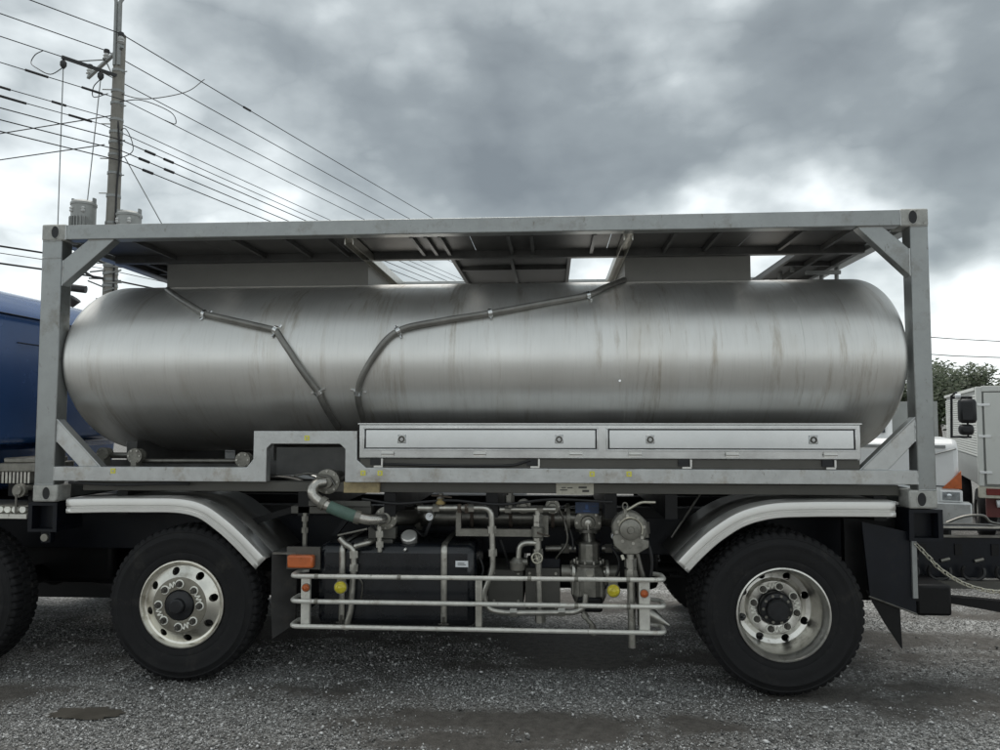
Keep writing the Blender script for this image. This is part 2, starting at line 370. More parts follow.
# ------------------------------------------------------------------ setting: ground
def stone_cover(x, y):            # how much loose stone lies here: wheel tracks and muddy strips run along the truck
    f = .95 * mnoise.noise(Vector((x * .42 + 4.0, y * 1.9, 1.1))) + .5 * mnoise.noise(Vector((x * 1.7, y * 4.6, 7.7))) + .3 * mnoise.noise(Vector((x * 6.0, y * 9.0, 3.7)))
    return f + .17 - .05 * max(0, x - 3.0)
def axis(lo, hi, st, far):
    v_ = list(np.arange(lo, hi + st / 2, st)); g = st; a_ = lo; b_ = hi
    while b_ < far: g *= 1.5; a_ -= g; b_ += g; v_ = [a_] + v_ + [b_]
    return v_
gx, gy = axis(-3.2, 10.6, .075, 900), axis(-2.4, 4.4, .06, 900)
V = []; cov = []
for y in gy:
    for x in gx:
        inn = -3.2 < x < 10.6 and -2.4 < y < 4.4
        V.append((x, y, (.007 * mnoise.noise(Vector((x * 1.3, y * 3.1, .3))) + .004 * mnoise.noise(Vector((x * 5, y * 7, 2.3))) - .006) if inn else -.006)); cov.append(stone_cover(x, y) if inn else .1)
nxg = len(gx); F = [(j * nxg + i, j * nxg + i + 1, (j + 1) * nxg + i + 1, (j + 1) * nxg + i) for j in range(len(gy) - 1) for i in range(nxg - 1)]
me = bpy.data.meshes.new('ground'); me.from_pydata(V, [], F); me.materials.append(MATS['gravel_ground']); me.shade_smooth()
at_ = me.attributes.new('cover', 'FLOAT', 'POINT'); at_.data.foreach_set('value', np.array(cov, np.float32))
tag(put('ground', me), kind='structure', label='grey crushed stone yard with bare dirt patches')
PUD = [(.80, -.59, .235, .085), (.95, -.54, .10, .035), (.66, -.60, .09, .04)]
bm = new(); ring = []
for k in range(40):
    a = 2 * PI * k / 40; c, s_ = math.cos(a), math.sin(a)
    r = .5 + .6 * mnoise.noise(Vector((c * 1.8, s_ * 1.8, 3.3))) + .5 * mnoise.noise(Vector((c * 5, s_ * 5, 1.3))); ring.append(bm.verts.new((.80 + c * .24 * (.75 + .5 * r), -.585 + s_ * .092 * (.7 + .6 * r), .005)))
bm.faces.new(ring)
tag(obj('puddle', bm, 'mud', smooth=False), kind='structure', label='small muddy brown puddle in the gravel')
# loose stones lying on the yard in front of and around the truck
def stones(n):
    pts = []
    while len(pts) < n:
        x = random.uniform(-3.0, 10.5); y = random.uniform(-1.7, 4.2) if x > 5 else random.uniform(-1.7, 1.5)
        if y > .2 and random.random() < .45: continue
        if random.random() > .30 + stone_cover(x, y) * 1.1: continue
        if abs((x - .80) / .27) ** 2 + abs((y + .585) / .10) ** 2 < 1: continue
        big = random.random() ** 9
        pts.append((x, y, .0022 + .0030 * random.random() + .012 * big * random.random()))
    P = np.array(pts); n = len(P)
    base = np.array([(1, 0, 0), (-1, 0, 0), (0, 1, 0), (0, -1, 0), (0, 0, 1), (0, 0, -1)], float)
    F = np.array([(0, 2, 4), (2, 1, 4), (1, 3, 4), (3, 0, 4), (2, 0, 5), (1, 2, 5), (3, 1, 5), (0, 3, 5)])
    V = base[None] * rng.uniform(.55, 1.45, (n, 6, 1)) + rng.uniform(-.35, .35, (n, 6, 3))
    V *= P[:, 2][:, None, None] * np.stack([rng.uniform(.8, 1.5, n), rng.uniform(.7, 1.2, n), rng.uniform(.5, .9, n)], 1)[:, None, :]
    a = rng.uniform(0, 2 * PI, n); c, s_ = np.cos(a), np.sin(a)
    X = V[..., 0] * c[:, None] - V[..., 1] * s_[:, None]; Y = V[..., 0] * s_[:, None] + V[..., 1] * c[:, None]
    V = np.stack([X + P[:, 0:1], Y + P[:, 1:2], V[..., 2] + P[:, 2:3] * .35], -1).reshape(-1, 3)
    T = (F[None] + 6 * np.arange(n)[:, None, None]).reshape(-1, 3)
    me = bpy.data.meshes.new('gravel'); me.vertices.add(len(V)); me.vertices.foreach_set('co', V.ravel().astype(np.float32))
    me.loops.add(T.size); me.loops.foreach_set('vertex_index', T.ravel().astype(np.int32))
    me.polygons.add(len(T)); me.polygons.foreach_set('loop_start', (np.arange(len(T)) * 3).astype(np.int32)); me.polygons.foreach_set('loop_total', np.full(len(T), 3, np.int32))
    me.update(); me.validate(); me.materials.append(MATS['loose_stone'])
    return me
tag(put('gravel', stones(150000)), kind='stuff', label='loose grey crushed stone lying over the yard', cat='gravel')

# ------------------------------------------------------------------ tank container
LEN, WID, ZB, ZT = 6.058, 2.438, 1.192, 3.142
C = thing('tank_container', 'grey framed tank container with a long oval stainless steel tank on the truck', 'tank container', (3.03, 1.219, ZB))
TA, TB, TY, TZ = 1.195, .682, 1.219, 2.185
def shell(x0, x1, kn=.07, grow=0, seg=128):
    bm = new(); rings = []
    prof = []
    for k in range(11): prof.append((kn * (1 - math.sin(PI / 2 * k / 10)) , kn * (1 - math.cos(PI / 2 * (k / 10)))))
    head = [(.98, -.13), (.8, -.12), (.5, -.085), (.25, -.04)]
    left = [(max(0, h), x0 + d) for h, d in [(.64, -.125), (.5, -.115), (.32, -.075), (.16, -.028)]]
    kl = [(kn * (1 - math.sin(PI / 2 * k / 8)), x0 + kn * (1 - math.cos(PI / 2 * k / 8))) for k in range(9)]
    L_ = left + kl
    cyl_ = [(0, x0 + kn + (x1 - x0 - 2 * kn) * k / 30) for k in range(1, 30)]
    full = L_ + cyl_ + [(i, x0 + x1 - x) for i, x in L_[::-1]]
    for i, x in full:
        ring = []
        for j in range(seg):
            a = 2 * PI * j / seg; c, s_ = math.cos(a), math.sin(a)
            sc = 1 - i / TB * .98
            ay, az = (TA - i + grow, TB - i + grow) if i <= kn else ((TA - kn) * sc / (1 - kn / TB * .98), (TB - kn) * sc / (1 - kn / TB * .98))
            ring.append(bm.verts.new((x, TY - ay * c, TZ + az * s_)))
        rings.append(ring)
    for a, b in zip(rings, rings[1:]):
        for j in range(seg): bm.faces.new((a[j], a[(j + 1) % seg], b[(j + 1) % seg], b[j]))
    bm.faces.new(rings[0][::-1]); bm.faces.new(rings[-1])
    return bm
tank = tag(obj('tank_shell', shell(.153, 5.925, kn=.04), 'tank_steel', C, ang=60), 'brushed stainless oval tank shell with brown drip stains')
def ell(a, g=0): return TY - (TA + g) * math.cos(a), TZ + (TB + g) * math.sin(a)
for X in (2.875, 4.10, 5.26):                       # weld beads round the shell
    bm = new(); pts = [(X, *ell(2 * PI * k / 96, .0005)) for k in range(97)]; tube(bm, pts, .002, 6, False)
    obj('weld_seam', bm, 'tank_steel', tank)
# corner castings with their oval holes
def casting(x, y, z, sx, sy):
    bm = new(); box(bm, x, x + .178 * sx, y, y + .162 * sy, z, z + .118)
    o = obj('corner_casting', bm, 'casting', C, bevel=.012)
    hx = x + .089 * sx + .012 * sx; bm = new(); pts = []
    for k in range(24):
        a = 2 * PI * k / 24; pts.append((hx + .026 * math.cos(a), z + .059 + .042 * math.sin(a)))
    prism(bm, pts, y - .0015 * sy, y + .02 * sy); obj('lock_hole', bm, 'hub_black', o)
    bm = new(); tube(bm, [(hx + .03 * math.cos(2 * PI * k / 24), y - .001 * sy, z + .059 + .046 * math.sin(2 * PI * k / 24)) for k in range(25)], .0035, 6, False); obj('hole_rim', bm, 'casting', o)
for x, sx in ((0, 1), (LEN, -1)):
    for y, sy in ((0, 1), (WID, -1)):
        for z in (ZB, ZT - .118): casting(x, y, z, sx, sy)
# posts
for x0, x1 in ((.004, .150), (LEN - .118, LEN - .004)):
    for y0, y1 in ((.006, .125), (WID - .125, WID - .006)):
        bm = new(); box(bm, x0, x1, y0, y1, ZB + .116, ZT - .116); obj('corner_post', bm, 'frame', C, bevel=.006)
# long rails and end rails
for y0, y1 in ((.004, .10), (WID - .10, WID - .004)):
    bm = new(); box(bm, .176, LEN - .176, y0, y1, ZT - .113, ZT - .007); obj('top_side_rail', bm, 'frame', C, bevel=.006)
for x0, x1 in ((.03, .12), (LEN - .12, LEN - .03)):
    bm = new(); box(bm, x0, x1, .16, WID - .16, ZT - .12, ZT - .012); obj('top_end_rail', bm, 'frame', C, bevel=.005)
    bm = new(); box(bm, x0, x1, .16, WID - .16, ZB + .01, ZB + .12); obj('bottom_end_rail', bm, 'frame', C, bevel=.005)
# bottom side rail with the raised arch
out_ = [(.152, 1.338), (1.659, 1.338), (1.659, 1.565), (1.69, 1.596), (2.165, 1.596), (2.202, 1.56), (2.202, 1.338), (LEN - .12, 1.344), (LEN - .12, 1.436), (2.345, 1.438), (2.283, 1.492), (2.283, 1.684), (1.566, 1.684), (1.566, 1.492), (1.52, 1.436), (.152, 1.436)]
bm = new(); prism(bm, out_, .002, .075); bot = obj('bottom_side_rail', bm, 'rail', C, bevel=.004)
bm = new(); box(bm, .152, LEN - .12, WID - .075, WID - .002, 1.34, 1.436); obj('bottom_side_rail', bm, 'rail', C, bevel=.004)
# four diagonal braces on the near side, four on the far side
TL = [(.151, 2.705), (.151, 2.885), (.331, 3.028), (.525, 3.028)]
TR = [(5.610, 3.028), (5.775, 3.028), (5.939, 2.880), (5.939, 2.700)]
BL = [(.151, 1.765), (.151, 1.605), (.32, 1.4365), (.475, 1.4365)]
BR = [(5.939, 1.778), (5.939, 1.620), (5.765, 1.4365), (5.585, 1.4365)]
for poly in (TL, TR, BL, BR):
    for y0, y1 in ((.018, .098), (WID - .098, WID - .018)):
        bm = new(); prism(bm, poly, y0, y1); o = obj('diagonal_brace', bm, 'rail' if poly in (BL, BR) else 'frame', C, bevel=.004)
        if y0 < 1:
            a, b = (poly[0], poly[3]) if poly in (BL, BR) else (poly[0], poly[3])
            if poly in (BL, BR):
                bm = new(); tube(bm, [(a[0], .016, a[1] - .004), (b[0], .016, b[1] - .002)], .006, 6); obj('edge_flange', bm, 'rail', o)
# roof walkway: sheets, inner longitudinal beam, ribs and cross members
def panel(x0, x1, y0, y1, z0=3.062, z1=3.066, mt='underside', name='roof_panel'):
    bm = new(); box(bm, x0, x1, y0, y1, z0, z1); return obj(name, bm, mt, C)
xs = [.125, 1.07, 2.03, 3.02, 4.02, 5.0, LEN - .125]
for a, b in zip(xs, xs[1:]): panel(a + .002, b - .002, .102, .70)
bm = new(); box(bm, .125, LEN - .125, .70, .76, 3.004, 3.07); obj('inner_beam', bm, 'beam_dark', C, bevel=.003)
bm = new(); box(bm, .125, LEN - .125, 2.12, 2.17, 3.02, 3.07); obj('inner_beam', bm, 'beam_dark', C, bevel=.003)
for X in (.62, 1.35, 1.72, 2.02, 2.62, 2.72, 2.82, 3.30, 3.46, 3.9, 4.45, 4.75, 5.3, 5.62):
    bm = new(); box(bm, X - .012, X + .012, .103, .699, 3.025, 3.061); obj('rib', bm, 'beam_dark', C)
for X in (2.185, 4.125):
    bm = new(); box(bm, X - .032, X - .026, .10, 2.11, 2.985, 3.045); box(bm, X + .026, X + .032, .10, 2.11, 2.985, 3.045); box(bm, X - .03, X + .03, .10, 2.11, 3.044, 3.05)
    obj('cross_member', bm, 'pipe_light', C)
for x0, x1 in ((.125, .50), (2.80, 3.76), (5.46, LEN - .125)):
    k = max(1, round((x1 - x0) / .48))
    for i in range(k): panel(x0 + (x1 - x0) * i / k + .003, x0 + (x1 - x0) * (i + 1) / k - .003, .762, 2.118)
    for X in (x0 + .02, x1 - .02, (x0 + x1) / 2):
        bm = new(); box(bm, X - .014, X + .014, .763, 2.117, 3.02, 3.061); obj('rib', bm, 'beam_dark', C)
    bm = new(); box(bm, x0 + .036, x1 - .036, 1.30, 1.33, 3.03, 3.061); obj('rib', bm, 'beam_dark', C)
# spill boxes round the manholes on top of the tank
for x0, x1 in ((.505, 2.15), (4.165, 5.12)):
    bm = new(); box(bm, x0, x1, .80, .806, 2.800, 3.05); box(bm, x0, x1, 1.70, 1.706, 2.800, 3.05); box(bm, x0, x0 + .006, .806, 1.70, 2.80, 3.05); box(bm, x1 - .006, x1, .806, 1.70, 2.80, 3.05)
    o = obj('spill_box', bm, 'spill', C)
    bm = new(); box(bm, x0 - .01, x1 + .01, .775, .799, 2.800, 2.816); obj('foot_flange', bm, 'stainless', o)
    bm = new(); box(bm, x0 + .01, x1 - .01, .79, 1.715, 3.052, 3.058); obj('box_lid', bm, 'underside', o)
# rain pipes running over the shell, with clamps
def on_shell(x, z, up):        # near-side point of the shell at height z
    s_ = max(-1, min(1, (z - TZ) / (TB + .02))); return (x, TY - (TA + .02) * math.sqrt(1 - s_ * s_), z)
P1 = [(.665, 2.755), (1.139, 2.511), (1.691, 2.381), (1.809, 2.224), (1.987, 1.951), (2.06, 1.70)]
P2 = [(2.255, 1.68), (2.268, 1.95), (2.393, 2.193), (2.549, 2.367), (2.832, 2.438), (3.174, 2.496), (3.553, 2.574), (3.849, 2.640), (3.985, 2.718), (4.12, 2.80), (4.156, 2.83)]
for P, cl, sm in ((P1, (1, 2, 4), 0), (P2, (1, 3, 5, 7), 1)):
    pts = [on_shell(x, z, 1) for x, z in P]
    if sm: path = smooth_path(pts, 8)
    else:
        dense = []
        for (xa, za), (xb, zb) in zip(P, P[1:]):
            for k in range(8): dense.append(on_shell(xa + (xb - xa) * k / 8, za + (zb - za) * k / 8, 1))
        dense.append(pts[-1]); path = dense
    bm = new(); tube(bm, path, .0225, 12); o = obj('drain_pipe', bm, 'pipe_tank', C)
    for i in cl:
        p = Vector(pts[i]); a, b = Vector(pts[i - 1]), Vector(pts[min(i + 1, len(pts) - 1)]); d = (b - a).normalized()
        nrm_ = Vector((0, (p.y - TY) / TA ** 2, (p.z - TZ) / TB ** 2)).normalized(); t_ = d.cross(nrm_).normalized()
        bm = new(); cyl(bm, p - d * .014, p + d * .014, .030, None, 14); cyl(bm, p - t_ * .055 - nrm_ * .012, p + t_ * .055 - nrm_ * .012, .009, None, 6); obj('pipe_clamp', bm, 'stainless', o)
bm = new(); cyl(bm, on_shell(4.05, 2.02, 1), Vector(on_shell(4.05, 2.02, 1)) + Vector((0, -.02, 0)), .008); obj('bolt', bm, 'stainless', tank)
# long side locker with two drop doors
LK = obj('side_locker', box(new(), 2.298, 5.588, .004, .20, 1.503, 1.728), 'stainless', C, bevel=.004)
tag(LK, 'long stainless side locker with two drop-down doors')
bm = new(); box(bm, 2.29, 5.596, -.006, .20, 1.7295, 1.737); obj('locker_lid', bm, 'stainless', LK)
for x0, x1, lat, hin in ((2.325, 3.905, (2.591, 3.645), (2.496, 3.118, 3.756)), (3.955, 5.563, (4.242, 5.287), (4.143, 4.77, 5.392))):
    bm = new()
    for a, b, c, d in ((x0, x1, 1.700, 1.712), (x0, x1, 1.553, 1.565), (x0, x0 + .012, 1.5655, 1.6995), (x1 - .012, x1, 1.5655, 1.6995)): box(bm, a, b, -.009, .0038, c, d)
    obj('door_frame', bm, 'stainless', LK, bevel=.002)
    bm = new(); box(bm, x0 + .0125, x1 - .0125, -.001, .0038, 1.566, 1.699); obj('door_groove', bm, 'hub_black', LK)  # black plate standing in for the dark groove round the door
    bm = new(); box(bm, x0 + .021, x1 - .021, -.007, -.0012, 1.572, 1.692); 
    for v_ in bm.verts: v_.co.y += .0014 if v_.co.z > 1.65 else -.0004
    dr = obj('locker_door', bm, 'door_steel', LK, bevel=.002)
    for X in lat:
        bm = new(); box(bm, X - .028, X + .028, -.015, -.0072, 1.603, 1.660)
        o = obj('latch', bm, 'door_steel', dr, bevel=.004)
        bm = new(); tube(bm, [(X + .017 * math.cos(2 * PI * k / 20), -.018, 1.630 + .017 * math.sin(2 * PI * k / 20)) for k in range(21)], .005, 8, False); obj('latch_ring', bm, 'nut', dr)
    for X in hin:
        bm = new(); box(bm, X - .04, X + .04, -.012, .0038, 1.517, 1.529); box(bm, X - .04, X + .04, -.012, .0038, 1.538, 1.550); cyl(bm, (X - .042, -.012, 1.5335), (X + .042, -.012, 1.5335), .008, None, 8); obj('hinge', bm, 'polished', LK)
bm = new(); box(bm, 2.30, 5.586, .02, .03, 1.440, 1.4985); obj('locker_skirt', bm, 'box_grey', C)
for X in (2.429, 3.485, 4.48, 5.40):
    bm = new(); box(bm, X - .03, X + .03, .004, .019, 1.440, 1.452); box(bm, X + .02, X + .032, -.0, .019, 1.4525, 1.50); obj('locker_bracket', bm, 'polished', C)
    bm = new(); box(bm, X - .055, X + .014, .006, .019, 1.456, 1.50); obj('rubber_block', bm, 'hub_black', C)
bm = new(); tube(bm, smooth_path([(2.45, .012, 1.462), (2.9, .010, 1.452), (3.3, .010, 1.455), (3.40, .008, 1.475), (3.455, .008, 1.492)]), .009, 8); obj('cable', bm, 'hose_black', C)
bm = new(); box(bm, 2.298, 5.588, WID - .20, WID - .004, 1.503, 1.728); obj('side_locker', bm, 'stainless', C, bevel=.004)
bm = new(); box(bm, .48, 1.55, WID - .20, WID - .08, 1.36, 1.66); obj('light_block_skirt', bm, 'box_grey', C, bevel=.006)  # far skirt added to hide the bright gap below the shell
def weld(p, q): bm = new(); n_ = max(4, int((Vector(q) - Vector(p)).length / .012)); tube(bm, [Vector(p).lerp(Vector(q), k / n_) + Vector((random.uniform(-1, 1), random.uniform(-1, 1), random.uniform(-1, 1))) * .0012 for k in range(n_ + 1)], .0045, 6); obj('weld_bead', bm, 'rail', C)
for x, z0, z1 in ((.1515, 2.705, 2.885), (LEN - .1195, 2.70, 2.88), (.1515, 1.605, 1.765), (LEN - .1195, 1.62, 1.778)): weld((x, .018, z0), (x, .018, z1))
for x0, x1, z in ((.335, .52, 3.0285), (5.612, 5.772, 3.0285), (.322, .472, 1.437), (5.588, 5.762, 1.437)): weld((x0, .018, z), (x1, .018, z))
for x, z0, z1 in ((.177, 3.03, 3.13), (LEN - .177, 3.03, 3.13), (.1515, 1.34, 1.434), (LEN - .1195, 1.346, 1.434)): weld((x, .003, z0), (x, .003, z1))
for x0, x1, z in ((.01, .148, ZB + .1175), (LEN - .116, LEN - .006, ZB + .1175), (.01, .148, ZT - .1175), (LEN - .116, LEN - .006, ZT - .1175)): weld((x0, .005, z), (x1, .005, z))
weld((.008, .0055, 2.90), (.147, .0055, 2.90))
# yellow inspection stickers
for x, z in ((.577, 1.408), (1.938, 1.636), (2.327, 1.402), (2.443, 1.402), (3.861, 1.403), (4.103, 1.404)):
    bm = new(); box(bm, x - .017, x + .017, -.0012, .0018, z - .017, z + .017); o = obj('sticker', bm, 'sticker', bot)
    bm = new(); box(bm, x - .006, x + .006, -.0032, -.0014, z - .008, z + .008); obj('sticker_mark', bm, 'plate_cream', bot)
# pipes and valves seen below the shell on the left and in the arch
bm = new(); tube(bm, [(.30, .30, 1.50), (.62, .30, 1.50)], .022, 12); tube(bm, [(.62, .30, 1.46), (1.42, .34, 1.46)], .018, 10); obj('bottom_pipe', bm, 'pipe_grey', C)
for X, Z, r in ((.36, 1.515, .045), (.60, 1.50, .055), (1.40, 1.475, .055)):
    bm = new(); lathe(bm, [(r, 0), (r, .02), (r * .6, .02), (r * .6, .06), (r * .9, .06), (r * .9, .08)], 20, (X, .22, Z)); box(bm, X - .02, X + .02, .21, .30, Z - .08, Z - r * .5)
    o = obj('bottom_valve', bm, 'cast_grey', C)
    for k in range(6):
        a = 2 * PI * k / 6; bm = new(); cyl(bm, (X + r * .75 * math.cos(a), .212, Z + r * .75 * math.sin(a)), (X + r * .75 * math.cos(a), .222, Z + r * .75 * math.sin(a)), .007, None, 6); obj('bolt', bm, 'pipe_light', o)
bm = new(); box(bm, .20, 1.65, .42, .46, 1.36, 1.46); obj('tank_cradle', bm, 'beam_dark', C)
bm = new(); box(bm, 1.60, 2.30, .35, .39, 1.36, 1.56); obj('tank_cradle', bm, 'beam_dark', C)
for X in (.45, 1.5, 2.6, 3.7, 4.8, 5.7):
    bm = new(); prism(bm, [(X - .04, 1.34), (X + .04, 1.34), (X + .04, 1.60), (X - .04, 1.60)], .45, 1.99); obj('saddle', bm, 'beam_dark', C)
bm = new(); tube(bm, smooth_path([(.25, .02, 1.325), (.6, .03, 1.312), (.95, .03, 1.322), (1.1, .05, 1.318)]), .010, 8); obj('cable', bm, 'hose_black', C)
# rear ladder hoop behind the right end
bm = new(); tube(bm, round_path([(5.98, 1.75, 1.4), (5.98, 1.75, 3.16), (5.62, 1.75, 3.20), (5.62, 1.75, 3.0)], .12), .018, 8)
tube(bm, round_path([(5.98, 1.40, 1.4), (5.98, 1.40, 3.16), (5.62, 1.40, 3.20), (5.62, 1.40, 3.0)], .12), .018, 8)
for k in range(6): cyl(bm, (5.98, 1.40, 1.5 + .28 * k), (5.98, 1.75, 1.5 + .28 * k), .012, None, 8)
obj('rear_ladder', bm, 'galv', C)
for Y in (1.30, 1.80):
    bm = new(); box(bm, 5.70, 5.98, Y, Y + .03, 2.96, 2.99); obj('ladder_bracket', bm, 'galv', C)

# ------------------------------------------------------------------ carrier truck
T = thing('tank_truck', 'dark blue cab truck carrying the grey tank container, stainless mudguards over black tyres', 'truck', (3.0, 1.22, 0))
# --- wheels
def tyre_mesh():
    W_, Ro = .285, .519
    prof = [(.292, .03), (.300, .012), (.330, .002), (.345, .004), (.352, .000), (.40, -.004), (.43, -.003), (.436, -.006), (.446, -.006), (.452, .000), (.478, .008), (.484, .006), (.492, .012), (.498, .018),
            (.505, .022), (Ro - .004, .030), (Ro, .040), (Ro + .002, .095), (Ro - .012, .098), (Ro - .012, .108), (Ro + .002, .111), (Ro + .002, .172), (Ro - .012, .175), (Ro - .012, .185), (Ro + .002, .188),
            (Ro, .245), (Ro - .004, .255), (.492, .268), (.44, .285), (.36, .283), (.30, .27), (.292, .255)]
    def md(i, j):
        if 13 <= i <= 17 or 24 <= i <= 26: return -.013 if j % 4 == 3 else 0
        if 20 <= i <= 21: return -.010 if (j + 2) % 4 == 3 else 0
        return 0
    bm = new(); lathe(bm, prof, 232, closed=True, mod=md); return mesh_of(bm, 'tyre', 'tyre', ang=30)
def cut(me, cutter_bm):
    cm = bpy.data.meshes.new('cut'); bmesh.ops.recalc_face_normals(cutter_bm, faces=cutter_bm.faces); cutter_bm.to_mesh(cm); cutter_bm.free()
    a = bpy.data.objects.new('a', me); b = bpy.data.objects.new('b', cm); COL.objects.link(a); COL.objects.link(b)
    m = a.modifiers.new('x', 'BOOLEAN'); m.object = b; m.operation = 'DIFFERENCE'; m.solver = 'EXACT'
    dg = bpy.context.evaluated_depsgraph_get(); res = bpy.data.meshes.new_from_object(a.evaluated_get(dg))
    bpy.data.objects.remove(a); bpy.data.objects.remove(b)
    res.shade_smooth(); res.set_sharp_from_angle(angle=rad(35)); return res
def holes(rad_, r, n, off, y0, y1):
    bm = new()
    for k in range(n):
        a = off + 2 * PI * k / n; cyl(bm, (rad_ * math.cos(a), y0, rad_ * math.sin(a)), (rad_ * math.cos(a), y1, rad_ * math.sin(a)), r, None, 18)
    return bm
TYRE = tyre_mesh()
fp = [(.296, .012), (.292, .004), (.284, .003), (.276, .012), (.268, .026), (.255, .030), (.236, .020), (.205, .002), (.188, -.012), (.178, -.018), (.120, -.020), (.104, -.018), (.100, -.008), (.100, .02),
      (.18, .02), (.235, .045), (.262, .06), (.272, .24), (.290, .26), (.297, .25)]
bm = new(); lathe(bm, fp, 96, closed=True); FRONT = cut(mesh_of(bm, 'front_rim', 'alloy', ang=30), holes(.225, .026, 8, rad(12), -.1, .10))
rp = [(.300, .012), (.297, .000), (.288, -.002), (.281, .010), (.276, .030), (.266, .042), (.261, .075), (.258, .150), (.254, .205), (.244, .226), (.215, .236), (.190, .228), (.181, .206), (.173, .198), (.120, .196), (.112, .200), (.110, .24),
      (.19, .25), (.252, .255), (.266, .20), (.270, .09), (.285, .06), (.297, .03)]
bm = new(); lathe(bm, rp, 96, closed=True); REAR = cut(mesh_of(bm, 'rear_rim', 'alloy_rear', ang=30), holes(.219, .026, 8, rad(20), .12, .32))
bm = new(); lathe(bm, [(.099, .03), (.099, -.022), (.092, -.030), (.070, -.034), (.052, -.040), (.050, -.066), (.040, -.074), (.0, -.075)], 40); HUBF = mesh_of(bm, 'hub', 'hub_black', ang=30)
bm = new(); lathe(bm, [(.109, .23), (.109, .165), (.10, .150), (.075, .146), (.072, .105), (.062, .095), (.0, .093)], 40); HUBR = mesh_of(bm, 'hub', 'hub_black', ang=30)
bm = new(); cyl(bm, (0, -.024, 0), (0, 0, 0), .021, None, 6); cyl(bm, (0, -.032, 0), (0, -.024, 0), .012, None, 10); lathe(bm, [(.024, 0), (.024, -.005), (.015, -.005)], 14); NUT = mesh_of(bm, 'nut', 'nut')
bm = new(); lathe(bm, [(.186, -.010), (.184, -.0185), (.178, -.0205), (.120, -.0225), (.1045, -.021), (.1045, -.012)], 72, closed=True); HUBFACE = mesh_of(bm, 'hub_face', 'hub_dirt', ang=30)
bm = new(); cyl(bm, (0, -.012, 0), (0, 0, 0), .010, None, 6); HBOLT = mesh_of(bm, 'hub_bolt', 'cast_grey')
def indicator():
    bm = new(); r = .1425
    for a in (rad(-22.5), rad(22.5)):
        tube(bm, [(r * math.cos(a) + .025 * math.cos(2 * PI * k / 20), -.004, r * math.sin(a) + .025 * math.sin(2 * PI * k / 20)) for k in range(21)], .0052, 6, False)
    zz = []
    for k in range(6):
        a = rad(-12 + 24 * k / 5); rr = r + (.017 if k % 2 else -.015) * (.3 if k in (0, 5) else 1); zz.append((rr * math.cos(a), -.006, rr * math.sin(a)))
    tube(bm, smooth_path(zz, 4), .0045, 6); return mesh_of(bm, 'nut_indicator', 'indicator')
IND = indicator()
def wheel(x, y, rear=False, flip=False, nuts=True, phase=0.0, dual=None):
    rz = PI if flip else 0
    base = Matrix.LocRotScale(Vector((x, y, .5165)), Matrix.Rotation(rz, 3, 'Z').to_euler(), None)
    w = put('wheel', REAR if rear else FRONT, T, loc=(x, y, .5165), rot=(0, 0, rz))
    def sub(name, me, loc=(0, 0, 0), rot=(0, 0, 0)):
        o = bpy.data.objects.new(name, me); COL.objects.link(o); o.parent = w; o.location = loc; o.rotation_euler = rot; return o
    sub('tyre', TYRE); sub('hub', HUBR if rear else HUBF)
    if not rear: sub('hub_face', HUBFACE)
    if dual: sub('inner_tyre', TYRE, (0, dual, 0))
    if nuts:
        yy = .196 if rear else -.0225
        for k in range(8):
            a = rad(22.5 + phase) + k * PI / 4; sub('nut', NUT, (.1425 * math.cos(a), yy, .1425 * math.sin(a)))
        for k in range(4): sub('nut_indicator', IND, (0, yy, 0), (0, -(k * PI / 2 + rad(phase)), 0))
        if rear:
            for k in range(10): a = 2 * PI * k / 10; sub('hub_bolt', HBOLT, (.088 * math.cos(a), .152, .088 * math.sin(a)))
    return w
wheel(1.098, -.03, phase=22); wheel(-.60, -.03, phase=0); wheel(5.070, -.03, rear=True, phase=10, dual=.32)
for x, r in ((1.098, 0), (-.60, 0), (5.070, 1)): wheel(x, WID + .03, rear=bool(r), flip=True, nuts=False, dual=.32 if r else None)
for X in (1.098, -.60, 5.07):
    bm = new(); cyl(bm, (X, .30, .50), (X, 2.14, .50), .075); lathe(bm, [(0.02, 0), (.13, .04), (.13, .20), (.02, .24)], 24, (X, 1.1, .50)); obj('axle', bm, 'black_paint', T)
# --- chassis
for Y in (.80, 1.56):
    bm = new(); box(bm, -2.2, 6.05, Y, Y + .08, .74, 1.02); obj('chassis_rail', bm, 'navy', T, bevel=.006)
for Y in (.10, 2.22):
    bm = new(); box(bm, .30, 5.86, Y, Y + .12, 1.264, 1.332); obj('body_rail', bm, 'box_grey', T, bevel=.004)
for X in (-.1, .55, 1.85, 2.45, 3.15, 3.95, 4.35, 5.7):
    bm = new(); box(bm, X, X + .08, .10, 2.34, 1.10, 1.262); obj('cross_bearer', bm, 'black_paint', T)
for Y in (.76, 1.58):
    bm = new(); box(bm, -.2, 6.0, Y, Y + .10, 1.022, 1.098); obj('sub_frame', bm, 'black_paint', T)
bm = new(); box(bm, 3.5, 4.42, .95, 1.50, .44, .92); obj('muffler', bm, 'black_paint', T, bevel=.05)
bm = new(); box(bm, 2.0, 3.35, 1.70, 2.44, .20, 1.05); obj('light_block_box', bm, 'black_paint', T, bevel=.02)  # added far-side box, blocks light from beyond the truck
bm = new(); box(bm, .10, .60, 2.03, 2.44, .38, 1.05); obj('light_block_case', bm, 'black_paint', T, bevel=.02)  # box added on the far side to keep light out
bm = new(); cyl(bm, (-.05, 1.85, .72), (.62, 1.85, .72), .15, None, 24); obj('light_block_drum', bm, 'black_paint', T)  # cylinder added as a far-side light blocker
bm = new(); box(bm, -1.9, .02, .98, 1.50, .42, 1.15); obj('engine_blocker', bm, 'black_paint', T, bevel=.05)  # stands for the engine, added to block far-side light under the cab
